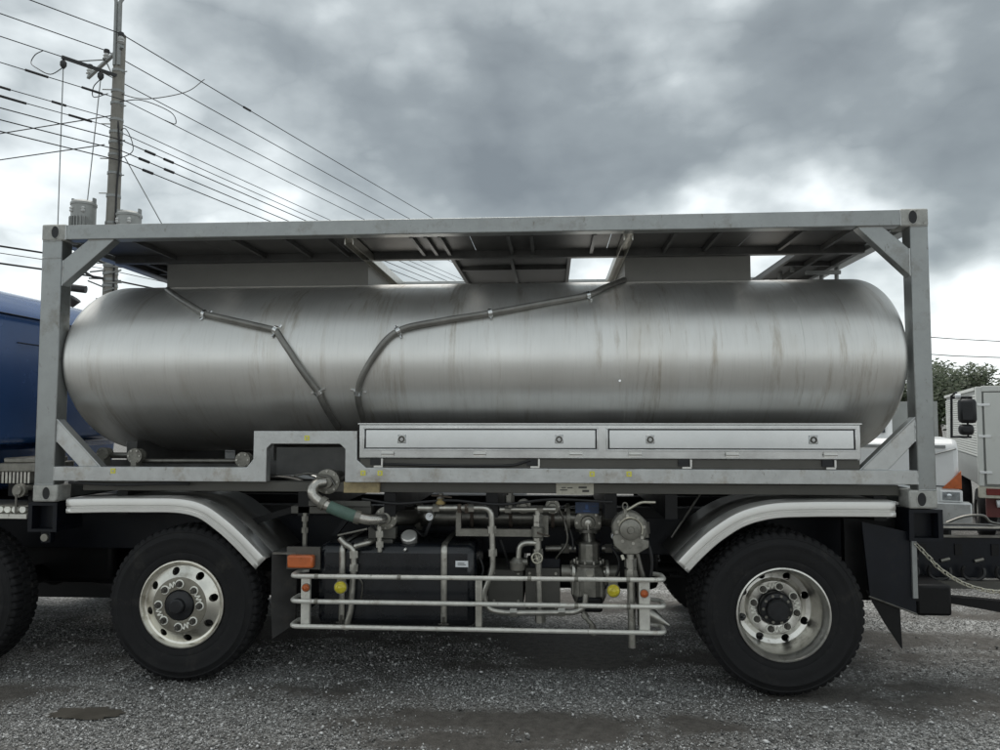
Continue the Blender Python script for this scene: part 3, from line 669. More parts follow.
bm = new(); box(bm, -1.4, .64, 1.97, 1.99, .07, 1.2); obj('light_block_flap', bm, 'black_paint', T)  # sheet added to hide lit ground between the left wheels
bm = new(); box(bm, -.90, 1.75, 2.0, 2.02, .20, 1.2); obj('light_block_apron', bm, 'black_paint', T)  # unseen skirt added to stop light entering under the truck
bm = new(); box(bm, 4.35, 5.9, 2.08, 2.10, .70, 1.2); obj('light_block_apron', bm, 'black_paint', T)  # second added skirt, shuts out light behind the rear wheel
bm = new(); box(bm, 1.66, 1.98, 1.72, 2.42, .34, 1.0); obj('light_block_locker', bm, 'black_paint', T, bevel=.02)  # one more box added on the far side as light blocker
bm = new(); box(bm, .35, .65, .95, 1.5, .40, .85); obj('gearbox_blocker', bm, 'black_paint', T, bevel=.03)  # stands for the gearbox, added to block light beneath the truck
bm = new(); cyl(bm, (.4, 1.2, .62), (4.9, 1.2, .55), .06); obj('drive_shaft', bm, 'black_paint', T)
for X in (1.098, 5.07):
    for Y in (.70, 1.68):
        bm = new()
        for k in range(5): box(bm, X - .6 + .06 * k, X + .6 - .06 * k, Y, Y + .07, .60 + .016 * k, .614 + .016 * k)
        obj('leaf_spring', bm, 'black_paint', T)
bm = new(); box(bm, .14, .75, .55, 1.9, .50, .52); obj('under_tray', bm, 'black_paint', T)
bm = new(); prism(bm, [(.46, .60), (.63, .615), (.47, .573)], .60, .61); obj('small_plate', bm, 'label_white', T)
# twist-lock brackets under the corner castings
for x0, x1 in ((-.035, .175), (5.88, 6.09)):
    for y0, y1 in ((.0, .30), (2.13, 2.43)):
        bm = new(); box(bm, x0, x1, y0 + .012, y1, 1.165, 1.186); box(bm, x0, x1, y0 + .012, y1, .985, 1.005); box(bm, x0, x0 + .03, y0 + .012, y1, 1.0055, 1.1645); box(bm, x1 - .03, x1, y0 + .012, y1, 1.0055, 1.1645)
        box(bm, x0 + .031, x1 - .031, y0 + .10, y0 + .13, 1.0055, 1.1645)
        o = obj('twist_lock_bracket', bm, 'navy', T)
        if y0 < .5:
            xc = (x0 + x1) / 2; bm = new(); box(bm, xc - .02, xc + .05, y0 + .03, y0 + .09, .905, .984); o2 = obj('lock_lug', bm, 'navy', T, bevel=.006) if x0 < 0 else bm.free()
            if x0 < 0: bm = new(); cyl(bm, (xc + .015, y0 + .015, .945), (xc + .015, y0 + .03, .945), .026, None, 16); obj('lug_pin', bm, 'cast_grey', o2)
# --- mudguards
def offset_path(pts, d):
    o = []
    for i, p in enumerate(pts):
        a, b = pts[max(i - 1, 0)], pts[min(i + 1, len(pts) - 1)]; t_ = (b - a).normalized(); o.append(p + Vector((t_.z, 0, -t_.x)) * d)
    return o
def mudguard(P, far, sgn):
    path = [Vector((p.x, 0, p.z)) for p in smooth_path([(x, 0, z) for x, z in P], 7)]
    y = (WID + .05) if far else -.05; s_ = -1 if far else 1
    sec = [(.0, .16), (.0, .02), (.006, .004), (.020, .0), (.050, .0), (.056, .006), (.066, .006), (.072, -.002), (.096, -.002), (.102, .008), (.102, .03)]
    bm = new(); rows = []
    for d, yy in sec:
        q = offset_path(path, d * sgn); rows.append([bm.verts.new((v_.x, y + s_ * yy, v_.z)) for v_ in q])
    for a, b in zip(rows, rows[1:]):
        for j in range(len(a) - 1): bm.faces.new((a[j], a[j + 1], b[j + 1], b[j]))
    o = obj('mudguard', bm, 'polished', T, ang=28)
    so = o.modifiers.new('solid', 'SOLIDIFY'); so.thickness = .004; so.offset = -1 if not far else 1
    bm = new(); a = [bm.verts.new((v_.x, y + s_ * .161, v_.z)) for v_ in path]; b = [bm.verts.new((v_.x, y + s_ * .70, v_.z)) for v_ in path]
    for j in range(len(a) - 1): bm.faces.new((a[j], a[j + 1], b[j + 1], b[j]))
    sh = obj('mudguard_sheet', bm, 'fender_sheet', o); so = sh.modifiers.new('solid', 'SOLIDIFY'); so.thickness = .004
    return o
F_ = [(.280, 1.222), (.55, 1.229), (.80, 1.231), (1.074, 1.229), (1.25, 1.190), (1.40, 1.095), (1.53, .985), (1.685, .833)]
RR = [(5.772, 1.243), (5.50, 1.243), (5.25, 1.240), (5.0, 1.226), (4.80, 1.172), (4.63, 1.068), (4.50, .955), (4.395, .845)]
for far in (0, 1): mudguard(F_, far, 1); mudguard(RR, far, -1)
bm = new(); prism(bm, [(1.34, 1.02), (1.37, .98), (1.98, 1.17), (1.98, 1.21)], .28, .31); obj('mudguard_stay', bm, 'black_paint', T)
bm = new(); cyl(bm, (4.42, .30, .95), (4.62, .30, 1.25), .008, None, 8); obj('mudguard_stay', bm, 'pipe_grey', T)
# flaps
bm = new(); prism(bm, [(1.70, .845), (1.835, .862), (1.83, .36), (1.71, .285), (1.70, .50)], .02, .035)
for v_ in bm.verts: v_.co.y += (v_.co.x - 1.70) * .9
obj('mud_flap', bm, 'flap_rubber', T)
bm = new(); box(bm, 1.70, 1.86, .03, .30, .848, .862); obj('flap_bracket', bm, 'pipe_grey', T)
bm = new(); prism(bm, [(5.60, 1.10), (5.925, 1.03), (5.925, .512), (5.64, .62)], .05, .064); fl = obj('rear_flap_panel', bm, 'navy', T)
bm = new(); cyl(bm, (5.63, .046, .625), (5.925, .046, .517), .006, None, 6); obj('panel_edge', bm, 'pipe_grey', fl)
bm = new(); prism(bm, [(5.62, .66), (5.83, .58), (5.838, .29), (5.735, .45)], .066, .080); obj('mud_flap', bm, 'black_paint', T)
bm = new(); box(bm, 5.55, 6.02, .22, .28, .56, 1.10); obj('flap_backing', bm, 'black_paint', T)
bm = new(); box(bm, 6.02, 6.25, .25, .62, .455, .66); obj('tool_box', bm, 'black_paint', T, bevel=.02)
# rear frame with coiled air hoses
bm = new(); box(bm, 6.03, 8.0, .60, .66, .64, .925); obj('drawbar_side', bm, 'navy', T, bevel=.006)
bm = new(); box(bm, 6.03, 8.0, .58, .66, .926, .934); obj('top_flange', bm, 'pipe_grey', T)
bm = new(); box(bm, 6.20, 8.0, .72, .90, .955, .985); obj('deck_plate', bm, 'navy', T, bevel=.004)
bm = new(); box(bm, 6.20, 8.0, .70, .718, .975, .988); obj('deck_edge', bm, 'pipe_light', T)
bm = new(); box(bm, 6.02, 8.0, .50, .58, .585, .632); obj('lower_beam', bm, 'box_grey', T)
bm = new(); prism(bm, [(6.24, .56), (6.24, .52), (7.9, .30), (7.9, .50)], .40, .48)
for v_ in bm.verts: v_.co.y -= (v_.co.x - 6.2) * .25
obj('drawbar', bm, 'black_paint', T)
for k, X in enumerate((6.10, 6.32, 6.55, 6.78, 7.0)):
    bm = new(); tube(bm, [(X + .075 * math.cos(a_), .555 + .01 * math.sin(a_ * 2), .70 + .065 * math.sin(a_)) for a_ in [rad(150 + 15 * q) for q in range(16)]], .012, 8); obj('air_hose', bm, 'hose_black', T)
    bm = new(); cyl(bm, (X + .03, .592, .76), (X + .09, .592, .775), .012, None, 8); obj('hose_fitting', bm, 'cast_grey', T)
for X in (6.2, 6.45, 6.7):
    bm = new(); box(bm, X, X + .05, .592, .5995, .80, .88); obj('bracket', bm, 'black_paint', T)
bm = new(); tube(bm, smooth_path([(6.5, .80, 1.0), (6.62, .78, 1.05), (6.74, .76, 1.06), (6.80, .76, 1.01), (6.95, .74, .99)]), .010, 8); obj('cable', bm, 'pipe_grey', T)
bm = new(); tube(bm, smooth_path([(6.4, .77, .996), (6.75, .74, .995), (7.1, .68, .96)]), .007, 8); obj('cable', bm, 'pipe_grey', T)
# --- cab
cabp = [(-.36, 1.58), (-.36, 2.47), (-.38, 2.545), (-.43, 2.60), (-.50, 2.675), (-.60, 2.735), (-.80, 2.79), (-1.5, 2.82), (-1.95, 2.66), (-2.15, 2.30), (-2.25, 1.70), (-2.27, .55), (-1.95, .45), (-1.45, .50), (-1.40, 1.05), (-.9, 1.20), (-.86, 1.56)]
bm = new(); prism(bm, cabp, -.02, 2.46); cab = tag(obj('cab', bm, 'cab_blue', T, bevel=.05, ang=50), 'glossy dark blue cab with pale sky reflection along its rear roof edge')
bm = new(); tube(bm, [(-.372, .03, 2.535), (-.372, 2.41, 2.535)], .006, 6); obj('roof_seam', bm, 'navy', cab)
bm = new(); box(bm, -.358, -.352, .28, .60, 2.33, 2.336); obj('wall_seam', bm, 'hub_black', cab)
bm = new(); box(bm, -1.75, -1.05, -.026, -.0195, 1.75, 2.35); obj('door_window', bm, 'glass_dark', cab)
bm = new(); box(bm, -.95, -.93, -.026, -.0195, 1.2, 2.45); obj('door_gap', bm, 'hub_black', cab)
# behind the cab, low: air tank, cleaner housing, step plate, valve
bm = new(); box(bm, -.375, -.06, .16, .55, 1.385, 1.448); box(bm, -.355, -.10, .18, .53, 1.4485, 1.485); cl = obj('air_cleaner', bm, 'cast_grey', T, bevel=.008)
bm = new()
for k in range(9): box(bm, -.385 + .028 * k, -.369 + .028 * k, .17, .5, 1.305, 1.384)
tag(obj('cooling_fins', bm, 'pipe_light', cl), kind='stuff')
bm = new(); box(bm, -.40, -.05, .30, .60, 1.20, 1.304); obj('engine_cover', bm, 'black_paint', T)
bm = new(); lathe(bm, [(.0, -.04), (.03, -.04), (.032, -.02), (.048, -.02), (.048, .01), (.03, .01), (.03, .12)], 20, (-.13, .06, 1.265)); o = obj('air_valve', bm, 'cast_grey', T)
bm = new(); cyl(bm, (-.13, .02, 1.10), (-.13, .02, 1.24), .008, None, 6); obj('valve_rod', bm, 'pipe_grey', o)
bm = new(); box(bm, -1.3, -.045, .03, .40, 1.155, 1.162); st = obj('step_plate', bm, 'cast_grey', T)
for k in range(5): bm = new(); cyl(bm, (-.09 - .055 * k, .03, 1.135), (-.09 - .055 * k, .09, 1.135), .024, None, 10); obj('step_bead', bm, 'indicator', st)
bm = new(); box(bm, -1.3, -.046, .012, .05, 1.074, 1.104); obj('step_trim', bm, 'rail_white', st)
bm = new(); box(bm, -1.3, -.05, .06, .12, 1.078, 1.15); obj('step_back', bm, 'cast_grey', st)
# --- side guard: three bent tubes on posts
for z0, z1 in ((.731, .740), (.569, .571), (.407, .408)):
    pts = round_path([(1.93, .10, z0), (1.877, .06, z0), (1.877, -.10, z0), (4.312, -.10, z1), (4.312, .06, z1), (4.25, .10, z1)], .055)
    bm = new(); tube(bm, pts, .0148, 14); obj('guard_rail', bm, 'rail_white', T)
for X, w_, zt in ((1.968, .03, .725), (3.118, .022, .72), (4.186, .034, .725)):
    bm = new(); box(bm, X - w_, X + w_, -.079, -.045, .40, zt); o = obj('guard_post', bm, 'rail_white' if w_ > .025 else 'pipe_light', T, bevel=.004)
    bm = new(); box(bm, X - .015, X + .015, -.044, .80, .50, .54); obj('guard_arm', bm, 'black_paint', o)
def lamp(x, z, r, mt, y=-.105, name='marker_lamp'):
    bm = new(); lathe(bm, [(r * 1.12, .012), (r * 1.12, -.004), (r, -.004)], 28, (x, y, z)); o = obj(name, bm, 'cast_grey', T)
    bm = new(); lathe(bm, [(r, .0), (r, -.008), (r * .85, -.018), (r * .5, -.026), (r * .45, -.022), (r * .2, -.030), (0, -.031)], 28, (x, y - .002, z)); obj('lens', bm, mt, o)
for x, z in ((2.200, .655), (3.990, .660)):
    lamp(x, z, .040, 'yellow_lens', -.06, 'side_lamp')
    bm = new(); box(bm, x - .03, x + .03, -.045, -.035, z + .03, z + .085); obj('lamp_bracket', bm, 'cast_grey', T)
for x, z in ((1.975, .655), (4.183, .650)): lamp(x, z, .025, 'amber', -.086, 'reflector')
bm = new(); box(bm, 1.822, 2.0, -.03, .03, .768, .852); o = obj('indicator_lamp', bm, 'amber', T, bevel=.012)
bm = new(); box(bm, 1.80, 2.03, .032, .05, .75, .90); obj('lamp_backplate', bm, 'box_grey', o)
# --- fuel tank with two straps, cap, label
bm = new(); box(bm, 2.005, 3.085, .05, .66, .372, .918); ft = obj('fuel_tank', bm, 'tank_black', T, bevel=.055)
for X in (2.180, 2.873):
    bm = new(); pts = round_path([(X, .66, .925), (X, .043, .925), (X, .043, .365), (X, .66, .365)], .06)
    rows = [[bm.verts.new((X + d, q.y, q.z)) for q in pts] for d in (-.020, .020)]
    for j in range(len(pts) - 1): bm.faces.new((rows[0][j], rows[0][j + 1], rows[1][j + 1], rows[1][j]))
    o = obj('tank_strap', bm, 'pipe_light', ft); so = o.modifiers.new('solid', 'SOLIDIFY'); so.thickness = .006; so.offset = 0
    bm = new(); cyl(bm, (X, .032, .385), (X, .032, .45), .008, None, 8); cyl(bm, (X - .035, .032, .40), (X + .035, .032, .40), .007, None, 6); obj('strap_bolt', bm, 'nut', ft)
bm = new(); box(bm, 2.950, 3.035, .0455, .0496, .776, .817); obj('tank_label', bm, 'label_white', ft)
bm = new(); box(bm, 2.965, 3.02, .0435, .0453, .790, .794); box(bm, 2.965, 3.01, .0435, .0453, .800, .804); tag(obj('label_print', bm, 'ink', ft), kind='stuff')
capM = Matrix.Translation((2.62, .15, .93)) @ Matrix.Rotation(rad(38), 4, 'X')
bm = new(); lathe(bm, [(.05, -.03), (.05, .02), (.055, .024), (.055, .05), (.048, .058), (.02, .060), (0, .060)], 32, axis='Z'); bmesh.ops.transform(bm, matrix=capM, verts=bm.verts); fc = obj('fuel_cap', bm, 'polished', ft)
bm = new(); cyl(bm, (2.605, .04, .895), (2.615, .04, .885), .014, None, 8); obj('cap_chain', bm, 'polished', ft)
bm = new(); prism(bm, [(2.01, .93), (2.05, .93), (2.20, 1.12), (2.16, 1.12)], .35, .40); obj('tank_stay', bm, 'navy', T)
# --- pipework between the axles
def pipe(pts, r, mt='pipe_grey', name='pipe', rr=.05, seg=12, parent=None, couple=()):
    pts = [Vector(p) for p in pts]; path = round_path(pts, rr) if rr else pts
    bm = new(); tube(bm, path, r, seg); o = obj(name, bm, mt, parent or T)
    for a, b, t_ in couple:                                    # (segment start, end index, fraction)
        q = pts[a].lerp(pts[b], t_); d = (pts[b] - pts[a]).normalized(); bm = new(); cyl(bm, q - d * r * 1.1, q + d * r * 1.1, r * 1.5, None, 6); obj('coupling', bm, mt, o)
    return o
def flange(x, y, z, r, h=.03, n=8, mt='cast_grey', ax='Y', inner=.55):
    bm = new(); lathe(bm, [(r, h), (r, 0), (r * .78, -.004), (r * inner, -.004), (r * inner * .9, -.03), (r * .2, -.034), (0, -.034)], 32, (x, y, z) if ax == 'Y' else (x, y, z), ax); o = obj('flange', bm, mt, T)
    for k in range(n):
        a = 2 * PI * k / n; q = r * .84; c, s_ = q * math.cos(a), q * math.sin(a)
        p = {'Y': (x + c, y, z + s_), 'X': (x, y + c, z + s_)}[ax]; e = {'Y': (0, -.014, 0), 'X': (-.014, 0, 0)}[ax]
        bm = new(); cyl(bm, p, Vector(p) + Vector(e), r * .10, None, 6); obj('bolt', bm, 'pipe_light', o)
    return o
flange(2.055, .09, 1.335, .085, .05); flange(2.458, .12, 1.085, .078, .05)
bm = new(); cyl(bm, (2.055, .14, 1.335), (2.055, .6, 1.36), .05); obj('outlet_pipe', bm, 'pipe_grey', T)
bm = new(); tube(bm, [(1.82, .10, 1.375), (1.93, .06, 1.395), (2.08, .06, 1.37), (2.12, .06, 1.31)], .007, 8); obj('valve_lever', bm, 'pipe_grey', T)
pipe([(2.45, .48, 1.055), (3.95, .48, 1.055)], .068, 'pipe_grey', 'main_pipe', 0, 20)
for X in (2.62, 3.70): flange(X, .48, 1.055, .10, .025, 8, ax='X')
pipe([(2.50, .16, 1.085), (2.62, .30, 1.07), (2.62, .48, 1.06)], .05, 'pipe_grey', 'elbow_pipe', .08)
for z0, z1, x0, x1 in ((.945, 1.022, 2.335, 2.525), (.860, .940, 2.305, 2.505)):
    bm = new(); box(bm, x0, x1, .13, .20, z0, z1); obj('mount_plate', bm, 'box_grey', T, bevel=.004)
pipe([(2.43, .05, 1.04), (2.435, .05, .87)], .018, 'pipe_light', 'drain_cock', 0, 10, couple=((0, 1, .3), (0, 1, .7)))
bm = new(); box(bm, 1.80, 2.36, .10, .22, 1.115, 1.165); obj('support_bracket', bm, 'box_grey', T, bevel=.004)
bm = new(); box(bm, 1.93, 2.36, .08, .10, 1.170, 1.205); obj('support_bracket', bm, 'box_grey', T)
pipe([(1.90, .10, 1.12), (1.90, .10, .86)], .016, 'cast_grey', 'support_rod', 0, 8, couple=((0, 1, .15), (0, 1, .45)))
pipe([(2.165, .02, .965), (2.203, .02, .925), (2.262, .02, .895), (2.267, .02, .80), (2.25, .02, .49), (2.215, .02, .36)], .021, 'pipe_light', 'drain_pipe', .04, couple=((2, 3, .4), (3, 4, .1)))
bm = new(); cyl(bm, (2.16, .0, .985), (2.36, .0, 1.03), .007, None, 8); obj('valve_lever', bm, 'cast_grey', T)
pipe([(2.27, .02, .91), (2.36, .02, .935), (2.38, .10, .935)], .018, 'pipe_light', 'branch_pipe', .03)
pipe([(2.685, .10, 1.159), (3.186, .10, 1.164), (3.198, .10, .75), (3.13, .10, .585), (3.16, .10, .485), (3.29, .10, .467), (3.75, .10, .478), (3.812, .10, .515), (3.82, .10, .60)], .021, 'pipe_light', 'bypass_pipe', .06, couple=((0, 1, .25), (0, 1, .72), (1, 2, .35), (1, 2, .72), (5, 6, .1), (5, 6, .8)))
pipe([(2.84, .10, 1.17), (2.84, .10, 1.26)], .018, 'pipe_grey', 'riser_pipe', 0, couple=((0, 1, .5),))
bm = new(); box(bm, 2.93, 3.47, .22, .26, .955, 1.005); obj('support_bracket', bm, 'cast_grey', T)
bm = new(); box(bm, 2.93, 2.965, .22, .26, 1.006, 1.12); obj('support_bracket', bm, 'cast_grey', T)
bm = new(); box(bm, 3.53, 3.57, .22, .26, .955, 1.10); obj('support_bracket', bm, 'cast_grey', T)
pipe([(3.24, .15, 1.148), (3.62, .15, 1.153)], .019, 'pipe_light', 'manifold', 0, couple=((0, 1, .15), (0, 1, .72)))
for X in (3.40, 3.60): flange(X, .20, 1.165, .05, .03, 6)
pipe([(3.31, .15, 1.27), (3.31, .15, 1.155)], .022, 'pipe_grey', 'riser_pipe', 0, couple=((0, 1, .4),))
pipe([(3.50, .15, 1.145), (3.50, .15, .86), (3.515, .15, .40)], .024, 'pipe_light', 'valve_column', 0, 12, couple=((0, 1, .2), (0, 1, .35), (0, 1, .62), (1, 2, .0), (1, 2, .95)))
bm = new(); lathe(bm, [(.02, -.05), (.045, -.03), (.045, .03), (.02, .05)], 12, (3.50, .15, 1.0), 'Z'); obj('valve_body', bm, 'cast_grey', T)
bm = new(); tube(bm, [(3.495 + .034 * math.cos(2 * PI * k / 20), .10, .832 + .034 * math.sin(2 * PI * k / 20)) for k in range(21)], .007, 8, False)
for k in range(4): a = PI / 2 * k + .4; cyl(bm, (3.495, .10, .832), (3.495 + .034 * math.cos(a), .10, .832 + .034 * math.sin(a)), .005, None, 6)
cyl(bm, (3.495, .09, .832), (3.495, .15, .832), .009, None, 8); obj('hand_wheel', bm, 'chain_steel', T)
pipe([(3.49, .15, .925), (3.375, .15, .925), (3.365, .15, .80)], .020, 'pipe_light', 'branch_pipe', .06)
bm = new(); lathe(bm, [(.02, -.05), (.05, -.03), (.055, .02), (.03, .05)], 14, (3.362, .15, .775), 'Z'); cyl(bm, (3.362, .14, .79), (3.43, .14, .80), .026, .020, 12); obj('valve_body', bm, 'cast_grey', T)
bm = new(); box(bm, 3.145, 3.395, .30, .75, .472, .712); obj('pump_box', bm, 'box_grey', T, bevel=.006)
bm = new(); box(bm, 3.41, 3.65, .26, .75, .442, .735); o = obj('pump_box', bm, 'box_grey', T, bevel=.006)
bm = new(); box(bm, 3.44, 3.65, .262, .70, .737, .80); obj('box_hood', bm, 'navy', o, bevel=.004)
# pump
bm = new(); lathe(bm, [(.0, -.13), (.10, -.12), (.125, -.06), (.125, .06), (.105, .10), (.095, .15), (.07, .17), (.07, .28), (.06, .29), (0, .29)], 10, (3.85, .30, .62), 'Z'); pu = obj('pump', bm, 'cast_grey', T, bevel=.006, ang=20)
bm = new(); cyl(bm, (3.66, .32, .70), (3.74, .32, .70), .05, None, 20); obj('pump_neck', bm, 'cast_grey', pu); bm = new(); cyl(bm, (3.96, .32, .70), (4.06, .32, .70), .05, None, 20); obj('pump_neck', bm, 'cast_grey', pu)
for X in (3.735, 3.965): flange(X, .32, .70, .085, .02, 8, ax='X', mt='pipe_light')
bm = new(); box(bm, 3.765, 3.935, .165, .20, .46, .56); obj('pump_sump', bm, 'black_paint', pu, bevel=.02)
bm = new(); lathe(bm, [(.026, 0), (.026, -.006), (.018, -.006), (0, -.004)], 20, (3.85, .176, .72)); obj('sight_plug', bm, 'pipe_light', pu)
flange(3.85, .40, 1.03, .095, .06, 8)
bm = new(); lathe(bm, [(.09, -.02), (.09, .0), (.05, .01), (.05, .06), (.09, .07), (.09, .09)], 24, (3.85, .40, .90), 'Z'); obj('valve_body', bm, 'pipe_grey', T)
bm = new(); cyl(bm, (3.85, .335, 1.03), (3.862, .33, .86), .011, .014, 8); lathe(bm, [(.025, 0), (.025, -.03), (.01, -.034), (0, -.034)], 14, (3.85, .36, 1.035)); obj('valve_lever', bm, 'pipe_light', T)
bm = new(); box(bm, 3.760, 3.925, .34, .345, 1.104, 1.180); o = obj('name_plate', bm, 'blue_plate', T)
bm = new(); box(bm, 3.815, 3.865, .3375, .3393, 1.115, 1.125); box(bm, 3.83, 3.85, .3375, .3393, 1.132, 1.165); box(bm, 3.77, 3.80, .3375, .3393, 1.118, 1.123); box(bm, 3.875, 3.905, .3375, .3393, 1.15, 1.156); tag(obj('plate_print', bm, 'cab_blue', o), kind='stuff')
pipe([(3.95, .48, 1.055), (4.14, .30, 1.05), (4.14, .12, 1.05)], .055, 'pipe_grey', 'outlet_pipe', .1, 16)
pipe([(3.55, .30, .862), (3.76, .30, .865)], .024, 'pipe_grey', 'suction_pipe', 0, couple=((0, 1, .65),)); pipe([(3.94, .30, .868), (4.17, .30, .872)], .022, 'pipe_grey', 'suction_pipe', 0, couple=((0, 1, .2),))
pipe([(3.72, .25, 1.0), (3.74, .25, .93), (3.74, .25, .86)], .008, 'hose_black', 'hose', .03)
# delivery valve with cap and lever
bm = new(); lathe(bm, [(.115, .10), (.115, .0), (.105, -.012), (.072, -.014), (.068, -.045), (.058, -.052), (.025, -.054), (.02, -.07), (0, -.072)], 28, (4.105, .0, 1.045)); dv = obj('delivery_valve', bm, 'cast_grey', T)
for k in range(8): a = 2 * PI * k / 8 + .2; bm = new(); cyl(bm, (4.105 + .09 * math.cos(a), -.026, 1.045 + .09 * math.sin(a)), (4.105 + .09 * math.cos(a), -.01, 1.045 + .09 * math.sin(a)), .011, None, 6); obj('bolt', bm, 'pipe_light', dv)
bm = new(); tube(bm, [(4.105 + .078 * math.cos(rad(a)), -.035, 1.045 + .078 * math.sin(rad(a))) for a in range(-20, 170, 10)], .006, 6); obj('cap_clip', bm, 'chain_steel', dv)
bm = new(); prism(bm, [(3.99, 1.0), (4.0, .94), (4.065, .885), (4.15, .885), (4.225, .93), (4.225, .975), (4.19, .98), (4.19, .995), (4.02, 1.015)], -.02, .02); obj('valve_plate', bm, 'cast_grey', T, bevel=.006)
bm = new(); tube(bm, round_path([(4.075, .0, 1.165), (4.10, .0, 1.175), (4.175, -.01, 1.222), (4.27, -.02, 1.222)], .03), .009, 8); obj('valve_lever', bm, 'chain_steel', dv)
bm = new(); tube(bm, [(4.075 + .016 * math.cos(2 * PI * k / 16), .0, 1.195 + .022 * math.sin(2 * PI * k / 16)) for k in range(17)], .005, 6, False); cyl(bm, (4.075, 0, 1.13), (4.075, 0, 1.175), .014, None, 8); obj('lever_pin', bm, 'cast_grey', dv)
pipe([(4.14, .03, 1.105), (4.205, .02, 1.10), (4.215, .02, .99)], .018, 'pipe_grey', 'relief_pipe', .03, couple=((1, 2, .3), (1, 2, .6)))
pipe([(4.105, .0, .885), (4.108, .0, .70), (4.112, .0, .285)], .026, 'pipe_light', 'drain_pipe', 0, couple=((0, 1, .3), (0, 1, .7)))
pipe([(4.15, .05, .885), (4.185, .05, .75), (4.215, .05, .58)], .022, 'pipe_grey', 'drain_hose', .05); pipe([(4.12, .03, .86), (4.16, .03, .68), (4.165, .03, .42)], .013, 'pipe_grey', 'drain_hose', .05)
bm = new(); cyl(bm, (4.05, -.01, .878), (4.06, -.02, .85), .012, None, 8); obj('lever_pin', bm, 'chain_steel', T)
bm = new(); cyl(bm, (4.24, .10, .475), (4.36, .06, .415), .05, .008, 16); obj('drip_cone', bm, 'pipe_light', T)
pipe([(3.80, .12, .478), (3.83, .10, .43), (3.86, .10, .40), (3.87, .10, .33)], .016, 'cast_grey', 'drain_cock', 0, couple=((0, 1, .5), (2, 3, .3)))
def hose(pts, r, mt='hose_black', name='hose'): bm = new(); tube(bm, smooth_path(pts, 6), r, 8); return obj(name, bm, mt, T)
hose([(2.30, .09, 1.22), (2.55, .08, 1.19), (2.9, .08, 1.215), (3.25, .08, 1.19), (3.6, .09, 1.225), (4.0, .09, 1.21)], .009)
hose([(2.62, .30, .99), (2.70, .25, .95), (2.74, .22, 1.02), (2.78, .25, 1.12)], .012)
hose([(2.50, .22, .93), (2.42, .15, .97), (2.33, .12, 1.06), (2.20, .12, 1.10)], .008)
hose([(3.62, .26, .80), (3.70, .24, .92), (3.68, .24, 1.06), (3.64, .22, 1.16)], .007, 'pipe_grey', 'gauge_tube')
hose([(3.94, .24, .60), (4.02, .20, .68), (4.05, .18, .80), (4.0, .2, .90)], .009)
hose([(3.30, .28, .73), (3.27, .24, .84), (3.24, .22, .93)], .010)
hose([(4.22, .04, .97), (4.25, .04, .84), (4.235, .05, .70), (4.20, .06, .60)], .012)
hose([(3.10, .12, .84), (3.13, .12, .74), (3.08, .12, .62), (3.12, .14, .50)], .007)
hose([(2.27, .03, .72), (2.32, .04, .66), (2.31, .05, .55)], .006, 'pipe_grey', 'bleed_tube')
for x, y, z, r in ((2.76, .12, 1.10, .032), (4.01, .06, .99, .026)):
    bm = new(); lathe(bm, [(r, .03), (r, 0), (r * .88, -.004), (r * .84, -.002), (0, -.002)], 24, (x, y, z)); g = obj('pressure_gauge', bm, 'cast_grey', T)
    bm = new(); lathe(bm, [(r * .82, 0), (r * .82, -.002), (0, -.002)], 24, (x, y - .0025, z)); obj('gauge_face', bm, 'label_white', g)
    bm = new(); cyl(bm, (x, y - .005, z), (x + r * .5, y - .005, z + r * .4), .002, None, 5); obj('gauge_needle', bm, 'ink', g)
for x, z in ((3.19, .69), (3.36, .69), (3.19, .50), (3.36, .50), (3.44, .70), (3.62, .70), (3.44, .47), (3.62, .47)):
    bm = new(); cyl(bm, (x, .25 if x > 3.4 else .29, z), (x, .27 if x > 3.4 else .31, z), .010, None, 6); obj('bolt', bm, 'pipe_light', T)
for k in range(6):
    a = rad(200 + 28 * k); bm = new(); box(bm, 3.85 + .118 * math.cos(a) - .008, 3.85 + .118 * math.cos(a) + .008, .30 + .118 * math.sin(a) - .012, .30 + .118 * math.sin(a) + .006, .56, .68); obj('pump_rib', bm, 'cast_grey', pu)
for k in range(10):
    a = 2 * PI * k / 10; bm = new(); cyl(bm, (3.85 + .098 * math.cos(a), .30 + .098 * math.sin(a), .775), (3.85 + .098 * math.cos(a), .30 + .098 * math.sin(a), .795), .010, None, 6); obj('bolt', bm, 'pipe_light', pu)
bm = new(); lathe(bm, [(.112, 0), (.118, .004), (.118, .018), (.10, .022)], 24, (3.85, .30, .755), 'Z'); obj('pump_collar', bm, 'pipe_grey', pu)
for X, Z in ((2.97, 1.16), (3.02, 1.16)):
    bm = new(); lathe(bm, [(.034, -.012), (.034, .012)], 6, (X, .10, Z), 'X'); obj('coupling', bm, 'rusty', T)
bm = new(); lathe(bm, [(.012, .0), (.034, .008), (.036, .03), (.022, .05), (.012, .055)], 12, (2.84, .10, 1.18), 'Z'); obj('valve_body', bm, 'brass', T)
bm = new(); tube(bm, round_path([(2.78, .085, 1.245), (2.84, .08, 1.245), (2.92, .07, 1.235)], .02), .006, 6); obj('valve_lever', bm, 'rusty', T)
bm = new(); tube(bm, round_path([(3.50, .11, 1.0), (3.50, .08, 1.0), (3.58, .07, .985)], .015), .006, 6); obj('valve_lever', bm, 'rusty', T)
for X in (3.02, 3.30, 3.60): bm = new(); lathe(bm, [(.079, -.012), (.079, .012)], 20, (X, .48, 1.055), 'X'); obj('pipe_band', bm, 'rusty', T)
